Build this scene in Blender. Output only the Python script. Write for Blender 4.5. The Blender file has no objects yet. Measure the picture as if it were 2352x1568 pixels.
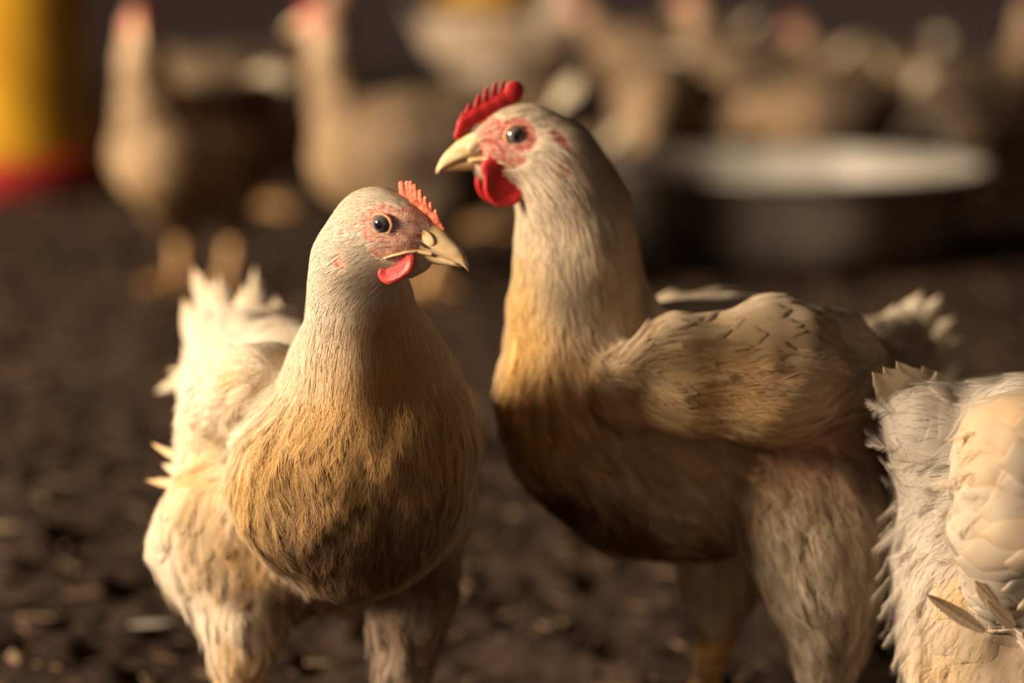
import bpy, math, os
import numpy as np
from mathutils import Vector, Matrix

SC = bpy.context.scene
# ------------------------------------------------------------------ camera
F_PX = 5553.0
CAM_H = 0.45
PITCH = math.radians(9.44)
cam_d = bpy.data.cameras.new('camera')
cam = bpy.data.objects.new('camera', cam_d)
SC.collection.objects.link(cam)
cam.location = (0, 0, CAM_H)
cam.rotation_euler = (math.pi/2 - PITCH, 0, 0)
cam_d.sensor_width = 36.0
cam_d.lens = F_PX / 2352.0 * 36.0
cam_d.clip_start = 0.05
cam_d.dof.use_dof = True
cam_d.dof.focus_distance = 1.135
cam_d.dof.aperture_fstop = 3.0
cam_d.dof.aperture_blades = 9
SC.camera = cam
# ------------------------------------------------------------------ world, lights, exposure
world = bpy.data.worlds.new('world')
SC.world = world
world.use_nodes = True
wb = world.node_tree.nodes['Background']
wb.inputs['Color'].default_value = (1.0, 0.77, 0.64, 1)
wb.inputs['Strength'].default_value = 0.24

def area(name, loc, target, sx, sy, power, col):
    l = bpy.data.lights.new(name, 'AREA')
    l.shape = 'RECTANGLE'; l.size = sx; l.size_y = sy
    l.energy = power; l.color = col
    o = bpy.data.objects.new(name, l)
    SC.collection.objects.link(o)
    o.location = loc
    d = Vector(target) - Vector(loc)
    o.rotation_euler = d.to_track_quat('-Z', 'Y').to_euler()
    return o
area('window_daylight', (-6.2, -0.55, 2.55), (0.0, 1.35, 0.2), 2.4, 1.5, 1560, (1.0, 0.83, 0.62))
SC.view_settings.view_transform = 'Standard'
SC.view_settings.look = 'None'
SC.view_settings.gamma = 1.0
SC.view_settings.use_curve_mapping = False
SC.view_settings.exposure = 0.18
try:
    SC.cycles.max_bounces = 5
    SC.cycles.diffuse_bounces = 3
    SC.cycles.transparent_max_bounces = 4
    SC.cycles.use_denoising = True
except Exception:
    pass

rng = np.random.default_rng(7)
_cp, _sp = math.cos(PITCH), math.sin(PITCH)

def P(px, py, Y):
    """point at world depth Y seen at photo pixel px, py"""
    a = (px - 1176.0) / F_PX
    b = -(py - 784.0) / F_PX
    d = np.array([a, _cp + b*_sp, -_sp + b*_cp])
    t = Y / d[1]
    return np.array([0, 0, CAM_H]) + d * t

def RP(r, Y):
    return r * Y * 1.0 / (F_PX * _cp)

# ------------------------------------------------------------------ object helpers
def link(o, parent=None):
    SC.collection.objects.link(o)
    if parent is not None:
        o.parent = parent
    return o

def tag(o, label=None, cat=None, group=None, kind=None):
    if label: o['label'] = label
    if cat: o['category'] = cat
    if group: o['group'] = group
    if kind: o['kind'] = kind
    return o

def empty(name, loc, rz=0.0, scale=1.0):
    o = bpy.data.objects.new(name, None)
    o.empty_display_size = 0.03
    SC.collection.objects.link(o)
    o.location = loc
    o.rotation_euler = (0, 0, rz)
    o.scale = (scale,)*3
    return o

def mk_mesh(name, V, Q, mat, parent=None, col=None, smooth=True, extra=None):
    """V n,3   Q list of arrays (m,3)/(m,4)   col n,3"""
    V = np.asarray(V, dtype=np.float32)
    if not isinstance(Q, (list, tuple)):
        Q = [Q]
    Q = [np.asarray(q, dtype=np.int32) for q in Q if len(q)]
    me = bpy.data.meshes.new(name)
    nl = sum(q.size for q in Q); nf = sum(len(q) for q in Q)
    me.vertices.add(len(V)); me.loops.add(nl); me.polygons.add(nf)
    me.vertices.foreach_set('co', V.ravel())
    me.loops.foreach_set('vertex_index', np.concatenate([q.ravel() for q in Q]))
    starts = []; s = 0
    for q in Q:
        k = q.shape[1]
        starts.append(s + np.arange(len(q), dtype=np.int32)*k)
        s += q.size
    me.polygons.foreach_set('loop_start', np.concatenate(starts).astype(np.int32))
    me.polygons.foreach_set('use_smooth', np.full(nf, smooth, dtype=bool))
    me.update(calc_edges=True)
    if col is not None:
        a = me.color_attributes.new('Col', 'FLOAT_COLOR', 'POINT')
        c = np.ones((len(V), 4), dtype=np.float32); c[:, :3] = col
        a.data.foreach_set('color', c.ravel())
    if extra:
        for k, v in extra.items():
            a = me.attributes.new(k, 'FLOAT', 'POINT')
            a.data.foreach_set('value', np.asarray(v, dtype=np.float32))
    me.materials.append(mat)
    me.validate()
    o = bpy.data.objects.new(name, me)
    return link(o, parent)

def norm(v):
    return v / np.maximum(np.linalg.norm(v, axis=-1, keepdims=True), 1e-9)

# value noise ------------------------------------------------------------
_tab = np.random.default_rng(3).random(4096).astype(np.float32)
def vnoise(p):
    p = np.asarray(p, dtype=np.float64)
    i = np.floor(p).astype(np.int64); f = p - i
    f = f*f*(3-2*f)
    out = 0
    for dx in (0, 1):
        for dy in (0, 1):
            for dz in (0, 1):
                h = ((i[:, 0]+dx)*73856093 ^ (i[:, 1]+dy)*19349663 ^ (i[:, 2]+dz)*83492791) & 4095
                w = (f[:, 0] if dx else 1-f[:, 0])*(f[:, 1] if dy else 1-f[:, 1])*(f[:, 2] if dz else 1-f[:, 2])
                out = out + _tab[h]*w
    return out
def fbm(p, o=3):
    s = 0; a = 0.5; t = 0
    for k in range(o):
        s = s + a*vnoise(p*(2.03**k) + 17.3*k); t += a; a *= 0.5
    return s/t

# implicit surfaces -------------------------------------------------------
def prim_d(p, x):
    kind = p[0]
    if kind == 'c':                       # round cone a,ra,b,rb
        a, ra, b, rb = p[1:5]
        ab = b-a
        L2 = max(float(ab@ab), 1e-12)
        t = np.clip(((x-a)@ab)/L2, 0, 1)
        q = x - a - t[..., None]*ab
        return np.sqrt((q*q).sum(-1)) - (ra + (rb-ra)*t)
    if kind == 'e':                       # ellipsoid c, semi, R (rows = axes)
        c, s, R = p[1:4]
        q = ((x-c)@R.T)
        k0 = np.sqrt(((q/s)**2).sum(-1)); k1 = np.sqrt(((q/(s*s))**2).sum(-1))
        return np.where(k1 > 1e-9, k0*(k0-1)/np.maximum(k1, 1e-9), -min(s))
    if kind == 't':                       # torus in local xz plane: c, R, r
        c, R, r = p[1:4]
        q = x-c
        l = np.sqrt(q[..., 0]**2+q[..., 2]**2)-R
        return np.sqrt(l*l+q[..., 1]**2)-r
def smin(a, b, k):
    if k <= 0: return np.minimum(a, b)
    h = np.clip(0.5+0.5*(b-a)/k, 0, 1)
    return b*(1-h)+a*h - k*h*(1-h)
def sdf(prims, x):
    d = None
    for p, k in prims:
        di = prim_d(p, x)
        d = di if d is None else smin(d, di, k)
    return d
def bounds(prims):
    lo = np.full(3, 1e9); hi = np.full(3, -1e9)
    for p, k in prims:
        if p[0] == 'c':
            for c, r in ((p[1], p[2]), (p[3], p[4])):
                lo = np.minimum(lo, c-r); hi = np.maximum(hi, c+r)
        elif p[0] == 'e':
            r = max(p[2]); lo = np.minimum(lo, p[1]-r); hi = np.maximum(hi, p[1]+r)
        else:
            r = p[2]+p[3]; lo = np.minimum(lo, p[1]-r); hi = np.maximum(hi, p[1]+r)
    return lo, hi

class Field:
    def __init__(s, prims, h, pad=0.012, noise=None):
        s.prims = prims
        lo, hi = bounds(prims)
        lo = lo-pad; hi = hi+pad
        s.o = lo; s.h = h
        n = np.ceil((hi-lo)/h).astype(int)+1
        s.n = n
        xs = [lo[i]+h*np.arange(n[i]) for i in range(3)]
        F = np.empty(n, dtype=np.float32)
        Y, Z = np.meshgrid(xs[1], xs[2], indexing='ij')
        step = max(1, int(400000/(n[1]*n[2])))
        for i in range(0, n[0], step):
            xx = xs[0][i:i+step]
            g = np.empty((len(xx), n[1], n[2], 3), dtype=np.float32)
            g[..., 0] = xx[:, None, None]; g[..., 1] = Y; g[..., 2] = Z
            F[i:i+step] = sdf(prims, g)
        if noise is not None:             # soft lumps of the plumage
            amp, fr, c0, r0 = noise
            for i in range(0, n[0], step):
                xx = xs[0][i:i+step]
                g = np.empty((len(xx), n[1], n[2], 3), dtype=np.float32)
                g[..., 0] = xx[:, None, None]; g[..., 1] = Y; g[..., 2] = Z
                near = np.abs(F[i:i+step]) < 0.02
                q = g[near]
                m = np.clip((np.linalg.norm(q-c0, axis=1)-r0)/0.03, 0, 1)
                sub = F[i:i+step]; sub[near] += ((vnoise(q*fr)-0.5)*m*amp+(vnoise(q*fr*2.3+5)-0.5)*m*amp*0.4).astype(np.float32)
        s.F = F
    def sample(s, x):
        q = (x-s.o)/s.h
        q = np.clip(q, 0, np.array(s.n)-1.001)
        i = q.astype(np.int64); f = q-i
        F = s.F; r = 0
        for dx in (0, 1):
            wx = f[:, 0] if dx else 1-f[:, 0]
            for dy in (0, 1):
                wy = f[:, 1] if dy else 1-f[:, 1]
                for dz in (0, 1):
                    wz = f[:, 2] if dz else 1-f[:, 2]
                    r = r + F[i[:, 0]+dx, i[:, 1]+dy, i[:, 2]+dz]*wx*wy*wz
        return r
    def grad(s, x):
        e = s.h*0.9
        g = np.empty_like(x)
        for k in range(3):
            d = np.zeros(3); d[k] = e
            g[:, k] = s.sample(x+d)-s.sample(x-d)
        return norm(g)
    def project(s, x, hgt, n=None):
        d = s.sample(x)
        if n is None: n = s.grad(x)
        return x - n*np.clip(d-hgt, -0.01, 0.01)[:, None], n
    def mesh(s):
        F = s.F; n = s.n
        ins = F < 0
        c = np.zeros(tuple(n-1), dtype=np.int8)
        for dx in (0, 1):
            for dy in (0, 1):
                for dz in (0, 1):
                    c += ins[dx:n[0]-1+dx, dy:n[1]-1+dy, dz:n[2]-1+dz]
        act = (c > 0) & (c < 8)
        ids = np.argwhere(act)
        idx = np.full(tuple(n-1), -1, dtype=np.int32)
        idx[act] = np.arange(len(ids))
        cor = {}
        for dx in (0, 1):
            for dy in (0, 1):
                for dz in (0, 1):
                    cor[(dx, dy, dz)] = F[ids[:, 0]+dx, ids[:, 1]+dy, ids[:, 2]+dz]
        acc = np.zeros((len(ids), 3)); cnt = np.zeros(len(ids))
        for a in cor:
            for ax in range(3):
                if a[ax] == 0:
                    b = list(a); b[ax] = 1; b = tuple(b)
                    fa, fb = cor[a], cor[b]
                    m = (fa < 0) != (fb < 0)
                    t = np.where(m, fa/np.where(m, fa-fb, 1), 0)
                    pos = np.tile(np.array(a, float), (len(ids), 1)); pos[:, ax] = t
                    acc += pos*m[:, None]; cnt += m
        V = s.o + (ids + acc/cnt[:, None])*s.h
        quads = []
        for ax in range(3):
            o1, o2 = (ax+1) % 3, (ax+2) % 3
            sl0 = [slice(None)]*3; sl1 = [slice(None)]*3
            sl0[ax] = slice(0, n[ax]-1); sl1[ax] = slice(1, n[ax])
            m = ins[tuple(sl0)] != ins[tuple(sl1)]
            e = np.argwhere(m)
            e = e[(e[:, o1] > 0) & (e[:, o2] > 0) & (e[:, o1] < n[o1]-1) & (e[:, o2] < n[o2]-1)]
            flip = ins[e[:, 0], e[:, 1], e[:, 2]]
            def cell(d1, d2):
                q = e.copy(); q[:, o1] -= d1; q[:, o2] -= d2
                return idx[q[:, 0], q[:, 1], q[:, 2]]
            q = np.stack([cell(1, 1), cell(0, 1), cell(0, 0), cell(1, 0)], 1)
            q = np.where(flip[:, None], q, q[:, ::-1])
            quads.append(q)
        Q = np.concatenate(quads)
        Q = Q[(Q >= 0).all(1)]
        return V, Q

def subdivide_sel(V, Q, mask):
    """split the quads whose four corners are in mask into 4 (T-junctions at the border are closed by exact midpoints)"""
    sel = mask[Q].all(1)
    A = Q[sel]; B = Q[~sel]
    E = np.concatenate([A[:, [0, 1]], A[:, [1, 2]], A[:, [2, 3]], A[:, [3, 0]]])
    E = np.sort(E, 1)
    u, inv = np.unique(E, axis=0, return_inverse=True)
    inv = inv.ravel()
    nA = len(A); nV = len(V)
    mid = (V[u[:, 0]]+V[u[:, 1]])/2
    cen = V[A].mean(1)
    m = [inv[k*nA:(k+1)*nA]+nV for k in range(4)]
    c = np.arange(nA)+nV+len(u)
    N = np.concatenate([np.stack([A[:, 0], m[0], c, m[3]], 1), np.stack([m[0], A[:, 1], m[1], c], 1),
                        np.stack([c, m[1], A[:, 2], m[2]], 1), np.stack([m[3], c, m[2], A[:, 3]], 1)])
    return np.concatenate([V, mid, cen]), np.concatenate([B, N])

# strands, feathers --------------------------------------------------------
def sample_surface(V, Q, n, wfn=None, r=rng):
    a = V[Q[:, 0]]; b = V[Q[:, 1]]; c = V[Q[:, 2]]; d = V[Q[:, 3]]
    ar = np.linalg.norm(np.cross(c-a, d-b), axis=1)*0.5
    if wfn is not None:
        ar = ar*wfn((a+b+c+d)/4)
    cum = np.cumsum(ar); k = np.searchsorted(cum, r.random(n)*cum[-1])
    k = np.clip(k, 0, len(Q)-1)
    u = r.random(n)[:, None]; v = r.random(n)[:, None]
    return (a[k]*(1-u)+b[k]*u)*(1-v)+(d[k]*(1-u)+c[k]*u)*v

def thin_out(x, gap):
    """keeps points at least gap apart, so that feathers overlap like tiles"""
    keep = []; cells = {}
    for i, p in enumerate(x):
        c = tuple((p/gap).astype(int)); ok = True
        for dx in (-1, 0, 1):
            for dy in (-1, 0, 1):
                for dz in (-1, 0, 1):
                    for j in cells.get((c[0]+dx, c[1]+dy, c[2]+dz), ()):
                        if ((x[j]-p)**2).sum() < gap*gap: ok = False; break
                    if not ok: break
                if not ok: break
            if not ok: break
        if ok: keep.append(i); cells.setdefault(c, []).append(i)
    return x[keep]

def flow_at(prims, flows, x):
    w = np.zeros(len(x)); T = np.zeros((len(x), 3))
    for (p, k), f in zip(prims, flows):
        if f is None: continue
        d = prim_d(p, x)
        ww = np.exp(-np.clip(d, -0.004, 1)/0.009)
        T += ww[:, None]*f; w += ww
    return norm(T/np.maximum(w, 1e-9)[:, None] + 1e-6)

def grow(fl, x, T, L, nseg, h0, h1, wob=0.0, r=rng, turn=None):
    """curves that follow the surface; returns points (n,nseg+1,3), normals"""
    n = len(x)
    pts = np.empty((n, nseg+1, 3)); ns = np.empty((n, nseg+1, 3))
    x, N = fl.project(x, h0)
    for s in range(nseg+1):
        pts[:, s] = x; ns[:, s] = N
        if s == nseg: break
        T = T - N*(T*N).sum(1, keepdims=True)
        T = norm(T)
        if wob: T = norm(T + wob*r.normal(size=(n, 3)))
        if turn is not None:
            T = norm(T + turn)
        x = x + T*(L/nseg)[:, None]
        u = (s+1)/nseg
        x, N = fl.project(x, h0+(h1-h0)*u)
    return pts, ns

def ribbons(pts, ns, W, taper=None):
    """W (n,) root width; taper (nseg+1)"""
    n, m, _ = pts.shape
    T = np.gradient(pts, axis=1)
    S = norm(np.cross(ns, norm(T)))
    if taper is None: taper = np.linspace(1, 0.12, m)
    w = W[:, None, None]*taper[None, :, None]*0.5
    V = np.stack([pts-S*w, pts+S*w], 2).reshape(-1, 3)
    base = (np.arange(n)*m*2)[:, None]
    k = np.arange(m-1)*2
    Q = np.stack([base+k, base+k+2, base+k+3, base+k+1], -1).reshape(-1, 4)
    return V, Q, m*2

def vane(fl, x, T, L, W, h0, h1, nu=9, nv=5, wob=0.0, pw=2.6, camber=0.0006, r=rng):
    """rounded vanes lying on the surface"""
    pts, ns = grow(fl, x, T, L, nu-1, h0, h1, wob, r)
    n = len(x)
    u = np.linspace(0, 1, nu)
    prof = np.clip(1-np.abs(2*np.clip(u, 0.0, 1)**1.25-0.9)**pw, 0, 1)**0.5
    prof[0] = 0.35; prof[-1] = 0.12
    Tn = norm(np.gradient(pts, axis=1)); S = norm(np.cross(ns, Tn))
    v = np.linspace(-1, 1, nv)
    G = pts[:, :, None, :] + S[:, :, None, :]*(v[None, None, :, None]*prof[None, :, None, None]*W[:, None, None, None]*0.5)
    # sweep the sides back so that the tip is round
    G = G - Tn[:, :, None, :]*((v**2)[None, None, :, None]*(u**3*prof)[None, :, None, None]*W[:, None, None, None]*0.28)
    X = G.reshape(-1, 3)
    hh = (h0[:, None]+(h1-h0)[:, None]*u[None])[:, :, None] - camber*(v**2)[None, None, :]
    X, _ = fl.project(X, hh.reshape(-1))
    base = (np.arange(n)*nu*nv)[:, None, None]
    i, j = np.meshgrid(np.arange(nu-1), np.arange(nv-1), indexing='ij')
    k = (i*nv+j)[None]
    Q = np.stack([base+k, base+k+nv, base+k+nv+1, base+k+1], -1).reshape(-1, 4)
    edge = np.abs(v)[None, None, :]**3*np.ones((n, nu, 1))
    edge = np.maximum(edge, (u**9)[None, :, None])
    return X, Q, nu*nv, edge.reshape(-1), np.tile(np.repeat(u, nv), n)

def barb_feathers(fl, x, T, L, W, h0, h1, nb=34, wob=0.03, bw=0.00042, r=rng, spread=0.5):
    """loose feathers: shafts with fine barbs fanning from them"""
    n = len(x); ns_ = 6
    pts, ns = grow(fl, x, T, L, ns_, h0, h1, wob, r)
    Tn = norm(np.gradient(pts, axis=1))
    u = np.clip((np.arange(nb)+r.random((n, nb)))/nb, 0, 0.999)**0.8
    q = u*ns_*0.96; i = q.astype(int); f = (q-i)[..., None]
    I = np.arange(n)[:, None]
    X = pts[I, i]*(1-f)+pts[I, np.minimum(i+1, ns_)]*f
    TT = Tn[I, i]; NN = ns[I, i]
    SS = norm(np.cross(NN, TT))
    side = np.where((np.arange(nb) % 2)[None] == 0, 1.0, -1.0)
    ang = spread*(0.75+0.5*r.random((n, nb)))*(1.15-0.85*u)*side
    D = TT*np.cos(ang)[..., None]+SS*np.sin(ang)[..., None]
    bl = (W[:, None]*0.5/np.sin(spread))*(0.75+0.5*r.random((n, nb)))*np.sqrt(np.clip(1-(u*0.95)**3, 0.02, 1))*(0.6+0.4*np.minimum(u*4, 1))
    hb = (h0[:, None]+(h1-h0)[:, None]*u)
    he = hb + (h1-h0)[:, None]*0.25 + r.random((n, nb))*0.0007
    bp, bn = grow(fl, X.reshape(-1, 3), D.reshape(-1, 3), bl.reshape(-1), 3, hb.reshape(-1), he.reshape(-1), 0.05, r, turn=(TT.reshape(-1, 3)*0.14))
    Vb, Qb, per = ribbons(bp, bn, np.full(len(bp), bw)*(0.7+0.6*r.random(len(bp))), np.array([1, .95, .7, .1]))
    own = np.repeat(np.repeat(np.arange(n), nb), per)
    return Vb, Qb, own, per

class Acc:
    """collects coloured geometry into one mesh"""
    def __init__(s): s.V = []; s.Q = []; s.C = []; s.n = 0
    def add(s, V, Q, C):
        s.V.append(V); s.Q.append(np.asarray(Q)+s.n); s.C.append(C); s.n += len(V)
    def build(s, name, mat, parent, off):
        return mk_mesh(name, np.concatenate(s.V)-off, np.concatenate(s.Q), mat, parent, np.concatenate(s.C))

# ------------------------------------------------------------------ materials
def new_mat(name):
    m = bpy.data.materials.new(name); m.use_nodes = True
    nt = m.node_tree
    for nd in list(nt.nodes):
        nt.nodes.remove(nd)
    out = nt.nodes.new('ShaderNodeOutputMaterial')
    return m, nt, out
def N(nt, t, **kw):
    n = nt.nodes.new(t)
    for k, v in kw.items(): setattr(n, k, v)
    return n
def bsdf(nt, out, **kw):
    b = nt.nodes.new('ShaderNodeBsdfPrincipled')
    for k, v in kw.items(): b.inputs[k].default_value = v
    nt.links.new(b.outputs[0], out.inputs[0])
    return b

def feather_mat(name, trans=0.22, sheen=0.0):
    m, nt, out = new_mat(name)
    at = N(nt, 'ShaderNodeAttribute', attribute_name='Col')
    d = N(nt, 'ShaderNodeBsdfDiffuse'); t = N(nt, 'ShaderNodeBsdfTranslucent')
    nt.links.new(at.outputs['Color'], d.inputs['Color']); nt.links.new(at.outputs['Color'], t.inputs['Color'])
    mx = N(nt, 'ShaderNodeMixShader'); mx.inputs[0].default_value = trans
    nt.links.new(d.outputs[0], mx.inputs[1]); nt.links.new(t.outputs[0], mx.inputs[2])
    nt.links.new(mx.outputs[0], out.inputs[0])
    return m

def body_mat(c1=(0.54, 0.09, 0.06), c2=(0.84, 0.52, 0.38)):
    m, nt, out = new_mat('hen_skin_and_down')
    b = bsdf(nt, out, Roughness=0.75)
    b.inputs['Specular IOR Level'].default_value = 0.2
    at = N(nt, 'ShaderNodeAttribute', attribute_name='Col')
    rd = N(nt, 'ShaderNodeAttribute', attribute_name='bare')
    tc = N(nt, 'ShaderNodeTexCoord')
    vo = N(nt, 'ShaderNodeTexVoronoi'); vo.inputs['Scale'].default_value = 1500
    no = N(nt, 'ShaderNodeTexNoise'); no.inputs['Scale'].default_value = 420; no.inputs['Detail'].default_value = 4
    nt.links.new(tc.outputs['Object'], vo.inputs['Vector']); nt.links.new(tc.outputs['Object'], no.inputs['Vector'])
    # bare skin: red grading to pink grains
    cr = N(nt, 'ShaderNodeValToRGB')
    cr.color_ramp.elements[0].position = 0.32; cr.color_ramp.elements[0].color = (*c1, 1)
    cr.color_ramp.elements[1].position = 0.68; cr.color_ramp.elements[1].color = (*c2, 1)
    nt.links.new(no.outputs['Fac'], cr.inputs['Fac'])
    ma = N(nt, 'ShaderNodeMath', operation='MULTIPLY_ADD')
    nt.links.new(no.outputs['Fac'], ma.inputs[0]); ma.inputs[1].default_value = 0.7
    ad = N(nt, 'ShaderNodeMath', operation='ADD')
    nt.links.new(rd.outputs['Fac'], ad.inputs[0]); ad.inputs[1].default_value = -0.85
    nt.links.new(ad.outputs[0], ma.inputs[2])
    mr = N(nt, 'ShaderNodeMapRange'); mr.inputs['From Min'].default_value = -0.18; mr.inputs['From Max'].default_value = 0.22
    nt.links.new(ma.outputs[0], mr.inputs['Value'])
    mix = N(nt, 'ShaderNodeMix', data_type='RGBA')
    nt.links.new(mr.outputs[0], mix.inputs['Factor'])
    nt.links.new(at.outputs['Color'], mix.inputs['A']); nt.links.new(cr.outputs['Color'], mix.inputs['B'])
    nt.links.new(mix.outputs['Result'], b.inputs['Base Color'])
    bp = N(nt, 'ShaderNodeBump'); bp.inputs['Distance'].default_value = 0.0003; bp.inputs['Strength'].default_value = 0.6
    nt.links.new(vo.outputs['Distance'], bp.inputs['Height'])
    nt.links.new(bp.outputs[0], b.inputs['Normal'])
    return m

def flesh_mat(name, c1, c2, rough=0.45, scale=500, sss=0.12):
    m, nt, out = new_mat(name)
    b = bsdf(nt, out, Roughness=rough)
    b.inputs['Subsurface Weight'].default_value = sss
    b.inputs['Subsurface Radius'].default_value = (0.004, 0.0012, 0.0008)
    b.inputs['Subsurface Scale'].default_value = 1.0
    b.inputs['Specular IOR Level'].default_value = 0.3
    tc = N(nt, 'ShaderNodeTexCoord')
    no = N(nt, 'ShaderNodeTexNoise'); no.inputs['Scale'].default_value = scale; no.inputs['Detail'].default_value = 5
    nt.links.new(tc.outputs['Object'], no.inputs['Vector'])
    cr = N(nt, 'ShaderNodeValToRGB')
    cr.color_ramp.elements[0].position = 0.3; cr.color_ramp.elements[0].color = (*c1, 1)
    cr.color_ramp.elements[1].position = 0.7; cr.color_ramp.elements[1].color = (*c2, 1)
    nt.links.new(no.outputs['Fac'], cr.inputs['Fac']); nt.links.new(cr.outputs[0], b.inputs['Base Color'])
    vo = N(nt, 'ShaderNodeTexVoronoi'); vo.inputs['Scale'].default_value = scale*2.2
    nt.links.new(tc.outputs['Object'], vo.inputs['Vector'])
    bp = N(nt, 'ShaderNodeBump'); bp.inputs['Distance'].default_value = 0.00018; bp.inputs['Strength'].default_value = 0.5
    nt.links.new(vo.outputs['Distance'], bp.inputs['Height']); nt.links.new(bp.outputs[0], b.inputs['Normal'])
    return m

def horn_mat(name, c1, c2):
    m, nt, out = new_mat(name)
    b = bsdf(nt, out, Roughness=0.5)
    b.inputs['Subsurface Weight'].default_value = 0.08
    b.inputs['Subsurface Radius'].default_value = (0.003, 0.002, 0.001)
    tc = N(nt, 'ShaderNodeTexCoord')
    mp = N(nt, 'ShaderNodeMapping'); mp.inputs['Scale'].default_value = (60, 60, 260)
    no = N(nt, 'ShaderNodeTexNoise'); no.inputs['Scale'].default_value = 1.0; no.inputs['Detail'].default_value = 5
    nt.links.new(tc.outputs['Object'], mp.inputs[0]); nt.links.new(mp.outputs[0], no.inputs['Vector'])
    cr = N(nt, 'ShaderNodeValToRGB')
    cr.color_ramp.elements[0].position = 0.3; cr.color_ramp.elements[0].color = (*c1, 1)
    cr.color_ramp.elements[1].position = 0.65; cr.color_ramp.elements[1].color = (*c2, 1)
    nt.links.new(no.outputs['Fac'], cr.inputs['Fac']); nt.links.new(cr.outputs[0], b.inputs['Base Color'])
    bp = N(nt, 'ShaderNodeBump'); bp.inputs['Distance'].default_value = 0.0003; bp.inputs['Strength'].default_value = 0.4
    nt.links.new(no.outputs['Fac'], bp.inputs['Height']); nt.links.new(bp.outputs[0], b.inputs['Normal'])
    return m

def attr_mat(name, rough=0.1, coat=1.0):
    m, nt, out = new_mat(name)
    b = bsdf(nt, out, Roughness=rough)
    b.inputs['Coat Weight'].default_value = coat; b.inputs['Coat Roughness'].default_value = 0.03
    at = N(nt, 'ShaderNodeAttribute', attribute_name='Col')
    nt.links.new(at.outputs['Color'], b.inputs['Base Color'])
    return m

def scale_mat(c1=(0.30, 0.15, 0.05), c2=(0.78, 0.48, 0.13)):
    m, nt, out = new_mat('shank_scales')
    b = bsdf(nt, out, Roughness=0.5)
    tc = N(nt, 'ShaderNodeTexCoord')
    vo = N(nt, 'ShaderNodeTexVoronoi'); vo.inputs['Scale'].default_value = 260
    no = N(nt, 'ShaderNodeTexNoise'); no.inputs['Scale'].default_value = 90
    nt.links.new(tc.outputs['Object'], vo.inputs['Vector']); nt.links.new(tc.outputs['Object'], no.inputs['Vector'])
    cr = N(nt, 'ShaderNodeValToRGB')
    cr.color_ramp.elements[0].position = 0.35; cr.color_ramp.elements[0].color = (*c1, 1)
    cr.color_ramp.elements[1].position = 0.6; cr.color_ramp.elements[1].color = (*c2, 1)
    nt.links.new(no.outputs['Fac'], cr.inputs['Fac']); nt.links.new(cr.outputs[0], b.inputs['Base Color'])
    bp = N(nt, 'ShaderNodeBump'); bp.inputs['Distance'].default_value = 0.0008
    nt.links.new(vo.outputs['Distance'], bp.inputs['Height']); nt.links.new(bp.outputs[0], b.inputs['Normal'])
    return m

M_FEATHER = feather_mat('feather_barbs', 0.36)
M_VANE = feather_mat('feather_vane', 0.25)
M_BODY = body_mat()
M_BODY2 = body_mat((0.36, 0.045, 0.04), (0.70, 0.33, 0.24))
M_COMB1 = flesh_mat('comb_flesh_pale', (0.58, 0.10, 0.06), (0.80, 0.26, 0.14))
M_COMB2 = flesh_mat('comb_flesh_red', (0.42, 0.012, 0.018), (0.58, 0.035, 0.03))
M_WATTLE1 = flesh_mat('wattle_flesh', (0.55, 0.045, 0.045), (0.70, 0.11, 0.09))
M_LOBE = flesh_mat('ear_lobe_skin', (0.72, 0.42, 0.30), (0.88, 0.66, 0.50))
M_LOBE2 = flesh_mat('ear_lobe_skin_dark', (0.45, 0.12, 0.10), (0.66, 0.30, 0.22))
M_LID = flesh_mat('eyelid_skin', (0.46, 0.20, 0.12), (0.66, 0.36, 0.20))
M_HORN = horn_mat('beak_horn', (0.70, 0.45, 0.20), (0.88, 0.66, 0.38))
M_EYE = attr_mat('eye_ball')
M_SHANK = scale_mat()
M_SHANK2 = scale_mat((0.28, 0.14, 0.06), (0.60, 0.34, 0.13))
def plain_mat(name, col, rough=0.7):
    m, nt, out = new_mat(name)
    bsdf(nt, out, Roughness=rough)
    nt.nodes['Principled BSDF'].inputs['Base Color'].default_value = (*col, 1)
    return m
M_DARK = plain_mat('dark_slit', (0.05, 0.02, 0.012), 0.8)

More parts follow.
